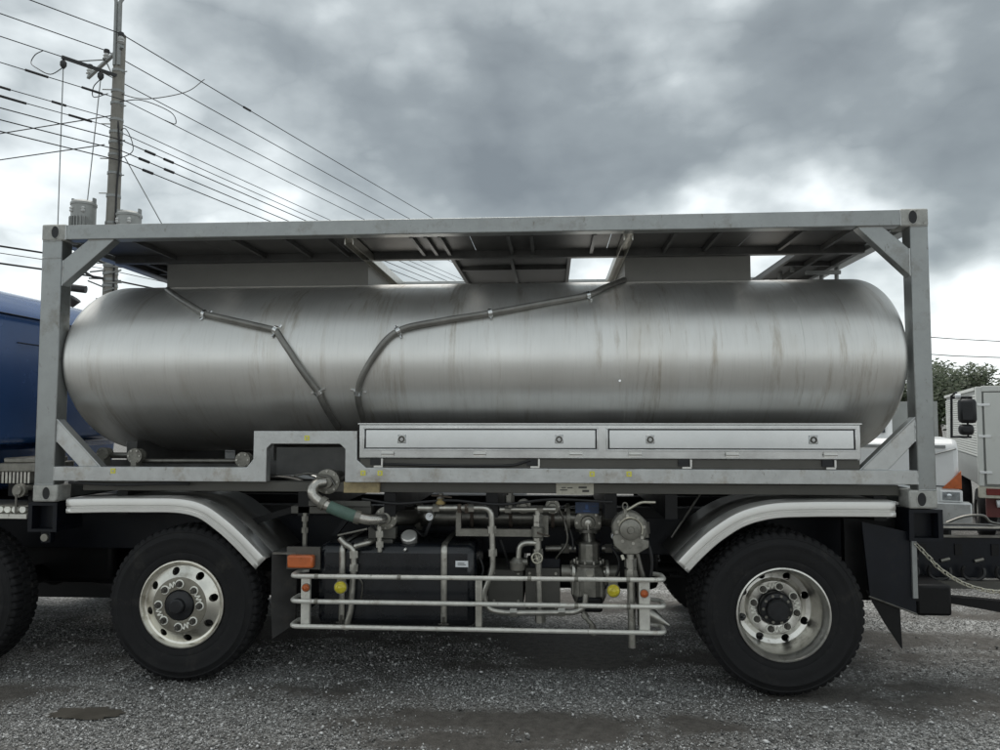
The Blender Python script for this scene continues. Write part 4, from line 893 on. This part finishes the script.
for X in (2.05, 2.6, 3.45, 3.75, 4.08):
    for Z in ((.731 + .009 * (X - 1.9) / 2.4), .57):
        if (X, round(Z, 2)) in ((3.45, .57), (2.6, .57)): continue
        bm = new(); cyl(bm, (X - .012, -.10, Z), (X + .012, -.10, Z), .0178, None, 14); obj('rail_clamp', bm, 'cast_grey', T)
# small plates on the body rail
bm = new(); box(bm, 3.625, 3.876, .0925, .0985, 1.258, 1.334); pl = obj('plate', bm, 'plate_cream', T)
for (a, b, c, d) in ((3.65, 3.70, 1.285, 1.292), (3.70, 3.735, 1.300, 1.306), (3.66, 3.69, 1.302, 1.308), (3.775, 3.83, 1.30, 1.312), (3.80, 3.845, 1.275, 1.290)):
    bm = new(); box(bm, a, b, .090, .0922, c, d); obj('plate_mark', bm, 'ink', pl)
bm = new(); box(bm, 2.176, 2.424, .0705, .0985, 1.263, 1.3365); obj('plate', bm, 'plate_brown', T)

# --- discharge hose between tank outlet and truck pipework
H = thing('discharge_hose', 'short curved hose with green sleeve and metal ends below the arch', 'hose', (2.2, 0, 1.1))
hp = smooth_path([(2.045, .06, 1.335), (2.00, .02, 1.325), (1.985, -.015, 1.285), (2.01, -.02, 1.235), (2.103, -.02, 1.179), (2.255, -.015, 1.121), (2.351, .0, 1.093), (2.42, .04, 1.086), (2.45, .09, 1.085)], 8)
def sect(a, b, r, mt, nm): bm = new(); n = len(hp) - 1; tube(bm, hp[int(a * n):int(b * n) + 1], r, 16); return obj(nm, bm, mt, H)
sect(0, .50, .036, 'braid', 'metal_end'); sect(.50, .66, .041, 'green_sleeve', 'green_sleeve'); sect(.66, 1, .036, 'braid', 'metal_end')
for t_ in (.46, .675):
    i = int(t_ * (len(hp) - 1)); d = (hp[i + 1] - hp[i - 1]).normalized(); bm = new(); cyl(bm, hp[i] - d * .018, hp[i] + d * .018, .046, None, 14); obj('hose_clamp', bm, 'cast_grey', H)

# --- safety chain at the rear
CH = thing('safety_chain', 'galvanised link chain slung along the dark rear frame', 'chain', (6.2, .02, .7))
cp = smooth_path([(5.935, .03, .955), (6.00, .02, .88), (6.06, .02, .815), (6.16, .02, .745), (6.26, .02, .700), (6.38, .02, .674), (6.52, .03, .672), (6.66, .06, .70), (6.82, .14, .78)], 10)
acc = [0]
for a, b in zip(cp, cp[1:]): acc.append(acc[-1] + (b - a).length)
bm = new(); pts = []
for k in range(24):
    a = 2 * PI * k / 24; c, s_ = math.cos(a), math.sin(a); pts.append((c * .011 + (.011 if c > 0 else -.011), s_ * .0115, 0))
tube(bm, pts + [pts[0]], .0042, 6, False); LINK = mesh_of(bm, 'link', 'chain_steel')
s0 = 0.0; k = 0
while s0 < acc[-1]:
    i = max(j for j in range(len(acc)) if acc[j] <= s0); i = min(i, len(cp) - 2); t_ = (s0 - acc[i]) / max(1e-6, acc[i + 1] - acc[i]); p = cp[i].lerp(cp[i + 1], t_); d = (cp[i + 1] - cp[i]).normalized()
    q = d.to_track_quat('X', 'Z').to_matrix() @ Matrix.Rotation(rad(45) + (PI / 2 if k % 2 else 0), 3, 'X')
    put('link', LINK, CH, loc=p, rot=q.to_euler()); s0 += .0335; k += 1
bm = new(); box(bm, 5.900, 5.930, .03, .048, .62, 1.0); obj('chain_post', bm, 'galv', T)

# ------------------------------------------------------------------ utility pole and lines
PX, PY = -6.86, 12.0
U = thing('utility_pole', 'tall concrete utility pole with crossarms and transformers behind the blue cab', 'utility pole', (PX, PY, 0))
bm = new(); tube(bm, [(PX + .006 * k, PY, 11.0 * k / 20) for k in range(21)], lambda t_: .185 - .058 * t_, 20); obj('pole_shaft', bm, 'concrete', U)
PT = Vector((PX + .12, PY, 0))
for s_ in (-1, 1):
    bm = new(); tube(bm, [(PT.x + .05 * s_, PY - .12, 10.2), (PT.x + .05 * s_, PY - .12, 11.75), (PT.x + .16 * s_ + .05, PY - .12, 12.0)], .045, 8); obj('head_bracket', bm, 'galv', U)
AR = Vector((-.78, .62, 0)); AL = Vector((-.62, -.78, 0))
def beam(a, b, w, name, mt, parent):
    bm = new(); cyl(bm, a, b, w, None, 4); return obj(name, bm, mt, parent)
def insulator(p, up=1, parent=U):
    p = Vector(p); bm = new(); lathe(bm, [(.02, 0), (.05, .02), (.095, .03), (.07, .06), (.04, .08), (.07, .09), (.085, .11), (.05, .15), (.055, .19), (0, .20)], 16, p, 'Z'); o = obj('insulator', bm, 'porcelain', parent)
    bm = new(); lathe(bm, [(.06, .17), (.075, .20), (.06, .27), (0, .28)], 12, p, 'Z'); obj('insulator_cap', bm, 'dark_iron', o)
a0 = Vector((PT.x + .1, PY - .13, 10.62))
beam(a0 - AR * .1, a0 + AR * 2.1 + Vector((0, 0, -.08)), .05, 'crossarm', 'galv', U)
beam(a0 + AR * .9 + Vector((0, 0, -.05)), Vector((PT.x, PY - .1, 9.75)), .02, 'arm_stay', 'galv', U)
a1 = Vector((PT.x - .05, PY - .16, 9.95))
beam(a1 + AL * -.1, a1 + AL * 1.12 + Vector((0, 0, .03)), .05, 'crossarm', 'dark_iron', U)
beam(a1 + AL * .9 , Vector((PT.x, PY - .1, 10.62)) + AR * .85, .02, 'arm_stay', 'galv', U)
HV = [a0 + Vector((0, 0, .10)), a0 + AR * .88 + Vector((0, 0, -.02)), a0 + AR * 1.98 + Vector((0, 0, -.05))]
for h in HV: insulator(h)
for q in (a1 + AL * 1.08, a1 + AL * .28):
    bm = new(); lathe(bm, [(.01, 0), (.03, -.03), (.07, -.08), (.07, -.16), (.03, -.22), (.01, -.24)], 12, q, 'Z'); obj('hanging_insulator', bm, 'dark_iron', U)
for Z in (10.1, 9.6, 9.3, 8.9, 8.6, 8.35, 8.05, 7.6, 7.05, 6.4, 5.55, 5.4, 5.2, 5.05, 4.9):
    bm = new(); lathe(bm, [(.185 - .062 * Z / 11.75 + .014, -.03), (.185 - .062 * Z / 11.75 + .014, .03)], 20, (PX + .006 * Z / 11.75 * 20, PY, Z), 'Z'); obj('band', bm, 'galv', U)
for k in range(14):
    Z = 4.6 + .42 * k; s_ = 1 if k % 2 else -1; bm = new(); cyl(bm, (PX + .1 * s_ + .06, PY - .05, Z), (PX + .30 * s_ + .06, PY - .08, Z), .014, None, 6); obj('step_bolt', bm, 'galv', U)
for x, z, r, h in ((-7.42, 6.02, .27, .82), (-6.30, 5.76, .27, .80)):
    y = PY - .15
    bm = new(); lathe(bm, [(0, 0), (r * .9, .0), (r, .03), (r, h - .05), (r * 1.06, h - .05), (r * 1.06, h), (r * .9, h + .05), (.06, h + .09), (0, h + .09)], 28, (x, y, z), 'Z'); tr = obj('transformer', bm, 'transformer', U)
    for s_ in (-1, 1):
        bm = new(); box(bm, x + s_ * r * .95 - .02, x + s_ * r * .95 + .02, y - .05, y + .05, z + h - .1, z + h + .13); obj('lift_lug', bm, 'galv', tr)
        bm = new(); lathe(bm, [(.03, 0), (.05, .03), (.03, .06), (.05, .09), (.03, .12), (0, .13)], 10, (x + s_ * .14, y - r * .9, z + h - .25), 'Z'); obj('bushing', bm, 'porcelain', tr)
    bm = new()
    for k in range(9): a = rad(200 + 16 * k); box(bm, x + math.cos(a) * r - .008, x + math.cos(a) * r + .008, y + math.sin(a) * r - .05, y + math.sin(a) * r - .004, z + .1, z + h - .35)
    tag(obj('cooling_fins', bm, 'transformer', tr), kind='stuff')
    beam((x, y + .1, z + .15), (PX + .05, PY, z + .15), .05, 'transformer_arm', 'galv', U)
# lower cluster of telecom gear, level with the tank top
bm = new(); tube(bm, [(-7.80, 11.75, 4.86), (-7.30, 11.85, 4.80)], .09, 10); obj('cable_closure', bm, 'dark_iron', U)
bm = new(); cyl(bm, (-7.62, 11.75, 4.42), (-7.50, 11.75, 4.58), .09, .15, 10); obj('cable_closure', bm, 'dark_iron', U)
for k in range(9):
    Z = 4.75 + .1 * k; s_ = (-1) ** k; bm = new(); cyl(bm, (PX, PY - .16, Z), (PX + s_ * random.uniform(.25, .5), PY - .2, Z + random.uniform(-.05, .15)), .02, None, 6); obj('cable_hook', bm, 'galv', U)
def loop(pts, r=.011): bm = new(); tube(bm, smooth_path(pts), r, 6); obj('jumper', bm, 'wire', U)
hl_ = HV[2] + Vector((-.573, -.819, 0)) * 1.1 + Vector((0, 0, .22)); qq = a1 + AL * 1.08
loop([qq + Vector((0, 0, -.2)), qq + Vector((-.3, 0, -.35)), qq + Vector((-.62, 0, -.2)), hl_ + Vector((-.30, 0, -.30)), hl_ + Vector((-.2, 0, -.1)), hl_])
loop([(PX + .1, PY - .1, 9.55), (-6.2, 12.2, 9.5), (-5.6, 13, 10.0), (-5.4, 13.6, 10.6)])
loop([(PX - .05, PY - .15, 9.5), (-7.2, 11.75, 9.38), a1 + AL * .32 + Vector((-.12, 0, -.4)), a1 + AL * .28 + Vector((0, 0, -.2))])
loop([(PT.x + .1, PY - .1, 9.32), (-6.2, 12.1, 9.42), (-5.75, 12.6, 9.32), (-5.78, 12.9, 9.15), (-6.11, 12.95, 9.28)])
loop([(PX + .1, PY - .1, 8.4), (-6.55, 12, 8.7), (-6.4, 12.1, 8.2), (-6.7, 11.9, 7.9)])
loop([(PX + .16, PY - .08, 9.0), (PX + .26, PY - .12, 8.0), (PX + .2, PY - .1, 7.0), (PX + .2, PY - .1, 4.5)], .022)
loop([(PX - .3, PY - .3, 5.6), (-7.5, 11.5, 5.45), (-7.1, 11.7, 5.1), (PX, PY - .2, 5.05)], .03)
dR = Vector((math.sin(rad(17)), math.cos(rad(17)), 0)); dL = Vector((-math.sin(rad(35)), -math.cos(rad(35)), 0))
WG = 'overhead lines strung from the concrete pole'
def line(p, label, dl=dL, dr=dR, l0=11, l1=60, r=.013, sag=.018, splice=()):
    p = Vector(p); pts = []
    if l0:
        for k in range(10, 0, -1): s_ = l0 * k / 10; pts.append(p + dl * s_ + Vector((0, 0, -sag * s_ * (1 - s_ / 40))))
    pts.append(p)
    if l1:
        for k in range(1, 17): s_ = l1 * k / 16; pts.append(p + dr * s_ + Vector((0, 0, -sag * s_ * (1 - s_ / (l1 * 1.02)))))
    bm = new(); tube(bm, pts, r, 6); o = tag(obj('power_line', bm, 'wire'), label, 'power line', WG)
    for s_, ln in splice:
        d = dr if s_ > 0 else dl; s_ = abs(s_); q = p + d * s_ + Vector((0, 0, -sag * s_ * (1 - s_ / (40 if d is dl else l1 * 1.02)))); bm = new(); cyl(bm, q - d * ln / 2, q + d * ln / 2, r * 2.6, None, 8); obj('splice_sleeve', bm, 'wire', o)
line(HV[0] + Vector((0, 0, .24)), 'topmost black power line crossing the very head of the pole', splice=((4.5, .3),))
line(HV[1] + Vector((0, 0, .24)), 'second black power line from the top, on the middle insulator of the crossarm')
line(HV[2] + Vector((0, 0, .24)), 'third black power line from the top, on the outer insulator of the crossarm', splice=((-2.5, .25),))
LV = ((9.30, .28, ((-1.9, .45), (-.75, .45))), (8.93, -.22, ((-2.2, .45), (-1.0, .3))), (8.74, -.26, ((-1.9, .55), (-.5, .5))), (8.36, .18, ((.9, .3), (1.5, .3))), (8.10, .2, ((.7, .3), (1.5, .3))), (7.85, .22, ((.8, .3),)))
ordn = ('uppermost', 'second', 'third', 'fourth', 'fifth', 'lowest')
for (Z, dx, sp), nm in zip(LV, ordn): line((PT.x + dx, PY - .18, Z), nm + ' of the six thin low-voltage wires passing below the crossarms', r=.011 if sp[0][0] < 0 else .014, splice=sp)
gL = Vector((-.968, .25, 0)).normalized()
line((PT.x - .1, PY - .1, 8.98), 'upper of two wires leaving the pole to the left, rising towards it', dl=gL, l0=14, l1=0, sag=.0)
line((PT.x - .25, PY - .1, 8.28), 'lower of two wires leaving the pole to the left, rising towards it', dl=gL, l0=14, l1=0, sag=.0)
line((PX - .1, PY - .2, 5.45), 'thick black cable at the left edge above the blue cab', r=.022, l0=9, l1=40, sag=.0)
line((PX - .1, PY - .2, 5.08), 'thick black cable nearest the blue cab roof at the left edge', r=.022, l0=9, l1=40, sag=.0)
line((PX - .1, PY - .2, 5.30), 'thin wire between the two thick cables left of the post', r=.009, l0=9, l1=40, sag=.0)
q0, q1 = a1 + AL * 1.08 + Vector((0, 0, -.24)), a1 + AL * .28 + Vector((0, 0, -.24))
for q, e, lb in ((q0, (q0.x, q0.y, 5.0), 'thin vertical lead hanging from the outer end of the dark crossarm'), (q1, (-7.25, 11.72, 6.9), 'thin vertical lead dropping from the dark crossarm to the left transformer')):
    bm = new(); tube(bm, [q, q.lerp(Vector(e), .5), e], .012, 6); tag(obj('drop_wire', bm, 'galv'), lb, 'wire', 'leads dropping from the crossarm')
bm = new(); tube(bm, [(PT.x + .2, PY, 8.0), (-5.75, 12.4, 6.4), (-4.9, 12.8, 4.0), (-3.4, 13.5, 0)], .013, 6); tag(obj('stay_wire', bm, 'galv'), 'slanting stay wire falling right from the pole to behind the top rail', 'wire')
for k, (z0, z1) in enumerate(((5.05, 4.75), (4.35, 4.15))):
    bm = new(); tube(bm, [(14, 26, z0 + .35), (20, 27, z0), (27, 28, z1), (36, 29, z1 - .2)], .018, 6); tag(obj('distant_wire', bm, 'wire'), ('upper' if k == 0 else 'lower') + ' thin wire above the tree at the right edge', 'wire', 'distant wires above the tree')

# ------------------------------------------------------------------ trees beyond the yard
def tree(x, y, h, r, seed, label):
    rnd = random.Random(seed); t = thing('tree', label, 'tree', (x, y, 0), 'trees beyond the yard')
    bm = new(); tube(bm, smooth_path([(x, y, 0), (x + .1, y, h * .3), (x - .05, y + .1, h * .6), (x, y, h * .85)]), lambda q: .22 - .17 * q, 10)
    for k in range(7):
        a = rnd.uniform(0, 2 * PI); z = h * rnd.uniform(.3, .6); tube(bm, smooth_path([(x, y, z), (x + math.cos(a) * r * .4, y + math.sin(a) * r * .4, z + h * .15), (x + math.cos(a) * r * .8, y + math.sin(a) * r * .8, z + h * .25)]), lambda q: .09 - .07 * q, 6)
    obj('trunk', bm, 'bark', t)
    blobs = [(rnd.gauss(0, .5) * r, rnd.gauss(0, .5) * r, h * rnd.uniform(.45, .9), r * rnd.uniform(.28, .5)) for _ in range(22)]
    V = []; F = []
    for _ in range(9000):
        bx, by, bz, br = rnd.choice(blobs); d = Vector((rnd.gauss(0, 1), rnd.gauss(0, 1), rnd.gauss(0, 1))).normalized() * br * rnd.random() ** .45
        c = Vector((x + bx, y + by, bz)) + d * Vector((1, 1, .75)).length / 1.6; s_ = rnd.uniform(.06, .13)
        u = Vector((rnd.gauss(0, 1), rnd.gauss(0, 1), rnd.gauss(0, .6))).normalized(); w = u.orthogonal().normalized()
        n = len(V); V += [c - u * s_, c + w * s_ * .5, c + u * s_, c - w * s_ * .5]; F.append((n, n + 1, n + 2, n + 3))
    me = bpy.data.meshes.new('crown'); me.from_pydata(V, [], F); me.materials.append(MATS['leaf']); put('crown', me, t)
tree(20.9, 30.5, 3.95, 2.2, 3, 'dark green bushy tree partly behind the container corner post')
tree(23.0, 31.5, 4.25, 1.9, 8, 'rounder dark tree just above the box truck roof')
tree(18.2, 32.0, 3.9, 2.3, 5, 'leafy tree mostly hidden behind the container frame')

# ------------------------------------------------------------------ box truck, rear towards the camera
B = thing('box_truck', 'pale grey box truck with ribbed side and red rear bumper at the right edge', 'truck', (9.745, 6.4, 0), rz=rad(-21.7))
def LB(name, bm, mt, parent=B, bevel=0, ang=38): return obj(name, bm, mt, parent, bevel=bevel, ang=ang, local=True)
BL_, BW, Z0, Z1 = 4.6, 2.0, .80, 2.235
bm = new(); box(bm, .03, BW - .03, .03, BL_, Z0, Z1 - .03); LB('box_body', bm, 'box_grey_panel')
for k in range(24):
    z = Z0 + .42 + (Z1 - .10 - Z0 - .42) * k / 24; bm = new(); box(bm, .006, .029, .10, BL_ - .05, z, z + .028); LB('side_rib', bm, 'box_panel', bevel=.004)
bm = new(); box(bm, .012, .029, .10, BL_ - .05, Z0 + .02, Z0 + .40); LB('lower_side_panel', bm, 'box_grey_panel')
for x in (0, BW - .075): bm = new(); box(bm, x, x + .075, -.005, .06, Z0, Z1); LB('corner_pillar', bm, 'box_panel', bevel=.008)
bm = new(); box(bm, .0765, BW - .0765, -.005, .06, Z1 - .07, Z1 + .01); LB('rear_header', bm, 'box_panel', bevel=.006)
bm = new(); box(bm, -.01, .02, .061, BL_, Z1 - .05, Z1 - .005); LB('roof_rail', bm, 'box_panel')
for x0, x1 in ((.10, .985), (1.0, 1.90)):
    bm = new(); box(bm, x0, x1, -.012, .025, Z0 + .03, Z1 - .09); d_ = LB('rear_door', bm, 'box_panel', bevel=.006)
    for z in (Z0 + .18, Z0 + .70, Z1 - .28):
        bm = new(); box(bm, (.02 if x0 < .5 else BW - .17), (.17 if x0 < .5 else BW - .02), -.026, -.0125, z, z + .035); LB('hinge', bm, 'white_paint', d_, bevel=.005)
    bm = new(); cyl(bm, (x0 + .12 if x0 > .5 else x1 - .12, -.03, Z0 - .02), (x0 + .12 if x0 > .5 else x1 - .12, -.03, Z1 - .03), .014, None, 8); LB('lock_bar', bm, 'galv', d_)
bm = new(); box(bm, .0, BW, .0, .10, Z0 - .17, Z0 - .005); bb = LB('rear_bumper', bm, 'plate_cream', bevel=.008)
for x in (.09, BW - .45): bm = new(); box(bm, x, x + .36, -.014, -.0005, Z0 - .125, Z0 - .03); LB('tail_lamp', bm, 'red_lens', bb, bevel=.006)
bm = new(); box(bm, .10, BW - .1, .12, .2, .35, Z0 - .175); LB('under_guard', bm, 'red_paint')
for y in (.8, 3.6):
    for x in (.05, BW - .27):
        bm = new(); lathe(bm, [(.18, 0), (.24, -.005), (.34, .01), (.36, .04), (.36, .20), (.34, .22), (.2, .22)], 32, (0, 0, 0), 'X', closed=True); me = mesh_of(bm, 'wheel', 'tyre'); w = put('wheel', me, B, loc=(x, y, .36), local=True)
        bm = new(); lathe(bm, [(.0, .06), (.08, .05), (.1, .08), (.19, .07), (.2, .02)], 24, (0, 0, 0), 'X'); put('rim', mesh_of(bm, 'rim', 'alloy_rear'), w, local=True)
for x in (.55, 1.35): bm = new(); box(bm, x, x + .07, .2, 6.2, .5, .68); LB('frame_rail', bm, 'red_paint')
for x in (.22, .42): bm = new(); cyl(bm, (x, .06, .55), (x + .12, .06, .56), .055, None, 12); LB('marker_lamp', bm, 'label_white')
bm = new(); box(bm, .15, BW - .15, BL_ + .15, BL_ + 1.6, .55, 2.0); LB('cab', bm, 'white_paint', bevel=.12)

# ------------------------------------------------------------------ white cab-over truck facing the camera, half hidden by the post
Wt = thing('cab_over_truck', 'white cab-over truck with stacked black mirrors just right of the container post', 'truck', (8.05, 3.62, 0), rz=rad(-21.7))
def LW(name, bm, mt, parent=Wt, bevel=0, ang=38): return obj(name, bm, mt, parent, bevel=bevel, ang=ang, local=True)
CW = 2.15
def xprism(bm, poly, x0, x1):
    a = [bm.verts.new((x0, y, z)) for y, z in poly]; b = [bm.verts.new((x1, y, z)) for y, z in poly]; n = len(poly); bm.faces.new(a); bm.faces.new(b[::-1])
    for i in range(n): bm.faces.new((a[i], b[i], b[(i + 1) % n], a[(i + 1) % n]))
    return bm
bm = new(); xprism(bm, [(.0, .62), (.0, 1.46), (.10, 1.54), (1.6, 1.54), (1.6, .62)], -CW, 0); wc = LW('cab_body', bm, 'white_paint', bevel=.05)
bm = new(); xprism(bm, [(.45, 1.50), (.70, 2.20), (.85, 2.30), (1.55, 2.30), (1.6, 1.50)], -CW + .25, -.62); gh = LW('greenhouse', bm, 'white_paint', wc, bevel=.05)
bm = new(); xprism(bm, [(.468, 1.60), (.455, 1.605), (.655, 2.16), (.668, 2.155)], -CW + .33, -.70); LW('windscreen', bm, 'glass_dark', wc)
bm = new(); box(bm, -CW + .05, -.05, -.012, -.0005, 1.02, 1.03); LW('panel_gap', bm, 'hub_black', wc)
bm = new(); box(bm, -CW + .3, -.12, -.014, -.0005, 1.44, 1.475); LW('grab_bar', bm, 'galv', wc)
bm = new(); cyl(bm, (-.28, -.02, 1.36), (-.02, -.02, 1.44), .010, None, 6); LW('wiper', bm, 'galv', wc)
for x0, x1, s_ in ((-.17, .02, 1), (-CW - .02, -CW + .17, -1)):
    bm = new(); prism(bm, [(x0 if s_ > 0 else x1, 1.0), (x1 if s_ > 0 else x0, 1.0), (x1 if s_ > 0 else x0, 1.20)], -.022, .06); LW('turn_signal', bm, 'amber', wc, bevel=.006)
    bm = new(); box(bm, min(x0, x1) - .02, max(x0, x1) + .005, -.03, .08, .855, .985); hl = LW('headlight_housing', bm, 'white_paint', bevel=.012)
    bm = new(); box(bm, min(x0, x1) , max(x0, x1) - .02, -.037, -.0305, .875, .968); LW('headlight', bm, 'lens_clear', hl, bevel=.006)
    bm = new(); lathe(bm, [(.03, 0), (.028, -.012), (.0, -.016)], 16, ((x0 + x1) / 2 - .03, -.038, .92)); LW('bulb', bm, 'lens_clear', hl)
bm = new(); box(bm, -CW - .05, .10, -.10, .12, .60, .855); LW('bumper', bm, 'rail', bevel=.012)
mx = .09
bm = new(); tube(bm, [(-.06, -.02, 1.56), (-.05, -.04, 2.02), (.0, -.06, 2.06)], .013, 8); tube(bm, [(-.06, .0, 1.57), (.12, -.08, 1.57)], .012, 8); tube(bm, [(-.05, -.02, 2.0), (.14, -.08, 2.0)], .016, 8); tube(bm, [(.09, -.08, 1.56), (.09, -.08, 2.0)], .010, 8); LW('mirror_arm', bm, 'hub_black', wc)
for z0, z1, x0, x1 in ((1.72, 1.985, .0, .175), (1.59, 1.71, .0, .145)):
    bm = new(); box(bm, x0, x1, -.15, -.03, z0, z1); LW('mirror', bm, 'hub_black', wc, bevel=.04)
bm = new(); cyl(bm, (-.02, -.10, 2.015), (.03, -.10, 2.015), .026, None, 14); LW('marker_lamp', bm, 'label_white', wc)
for y in (.9, 4.4):
    for x in (-CW + .05, -.30):
        bm = new(); lathe(bm, [(.24, 0), (.28, -.005), (.42, .01), (.45, .04), (.45, .22), (.42, .25), (.25, .25)], 36, (0, 0, 0), 'X', closed=True); w = put('wheel', mesh_of(bm, 'wheel', 'tyre'), Wt, loc=(x, y, .45), local=True)
        bm = new(); lathe(bm, [(.0, .06), (.1, .05), (.12, .09), (.24, .08), (.25, .02)], 24, (0, 0, 0), 'X'); put('rim', mesh_of(bm, 'rim', 'alloy_rear'), w, local=True)
for x in (-1.5, -.75): bm = new(); box(bm, x, x + .08, .2, 6.0, .65, .88); LW('frame_rail', bm, 'black_paint')
bm = new(); box(bm, -CW + .05, -.05, 1.9, 6.2, .95, 1.10); LW('flat_deck', bm, 'box_grey_panel')
bm = new(); box(bm, -CW + .05, -.05, 1.75, 1.82, .95, 2.0); LW('headboard', bm, 'box_grey_panel')
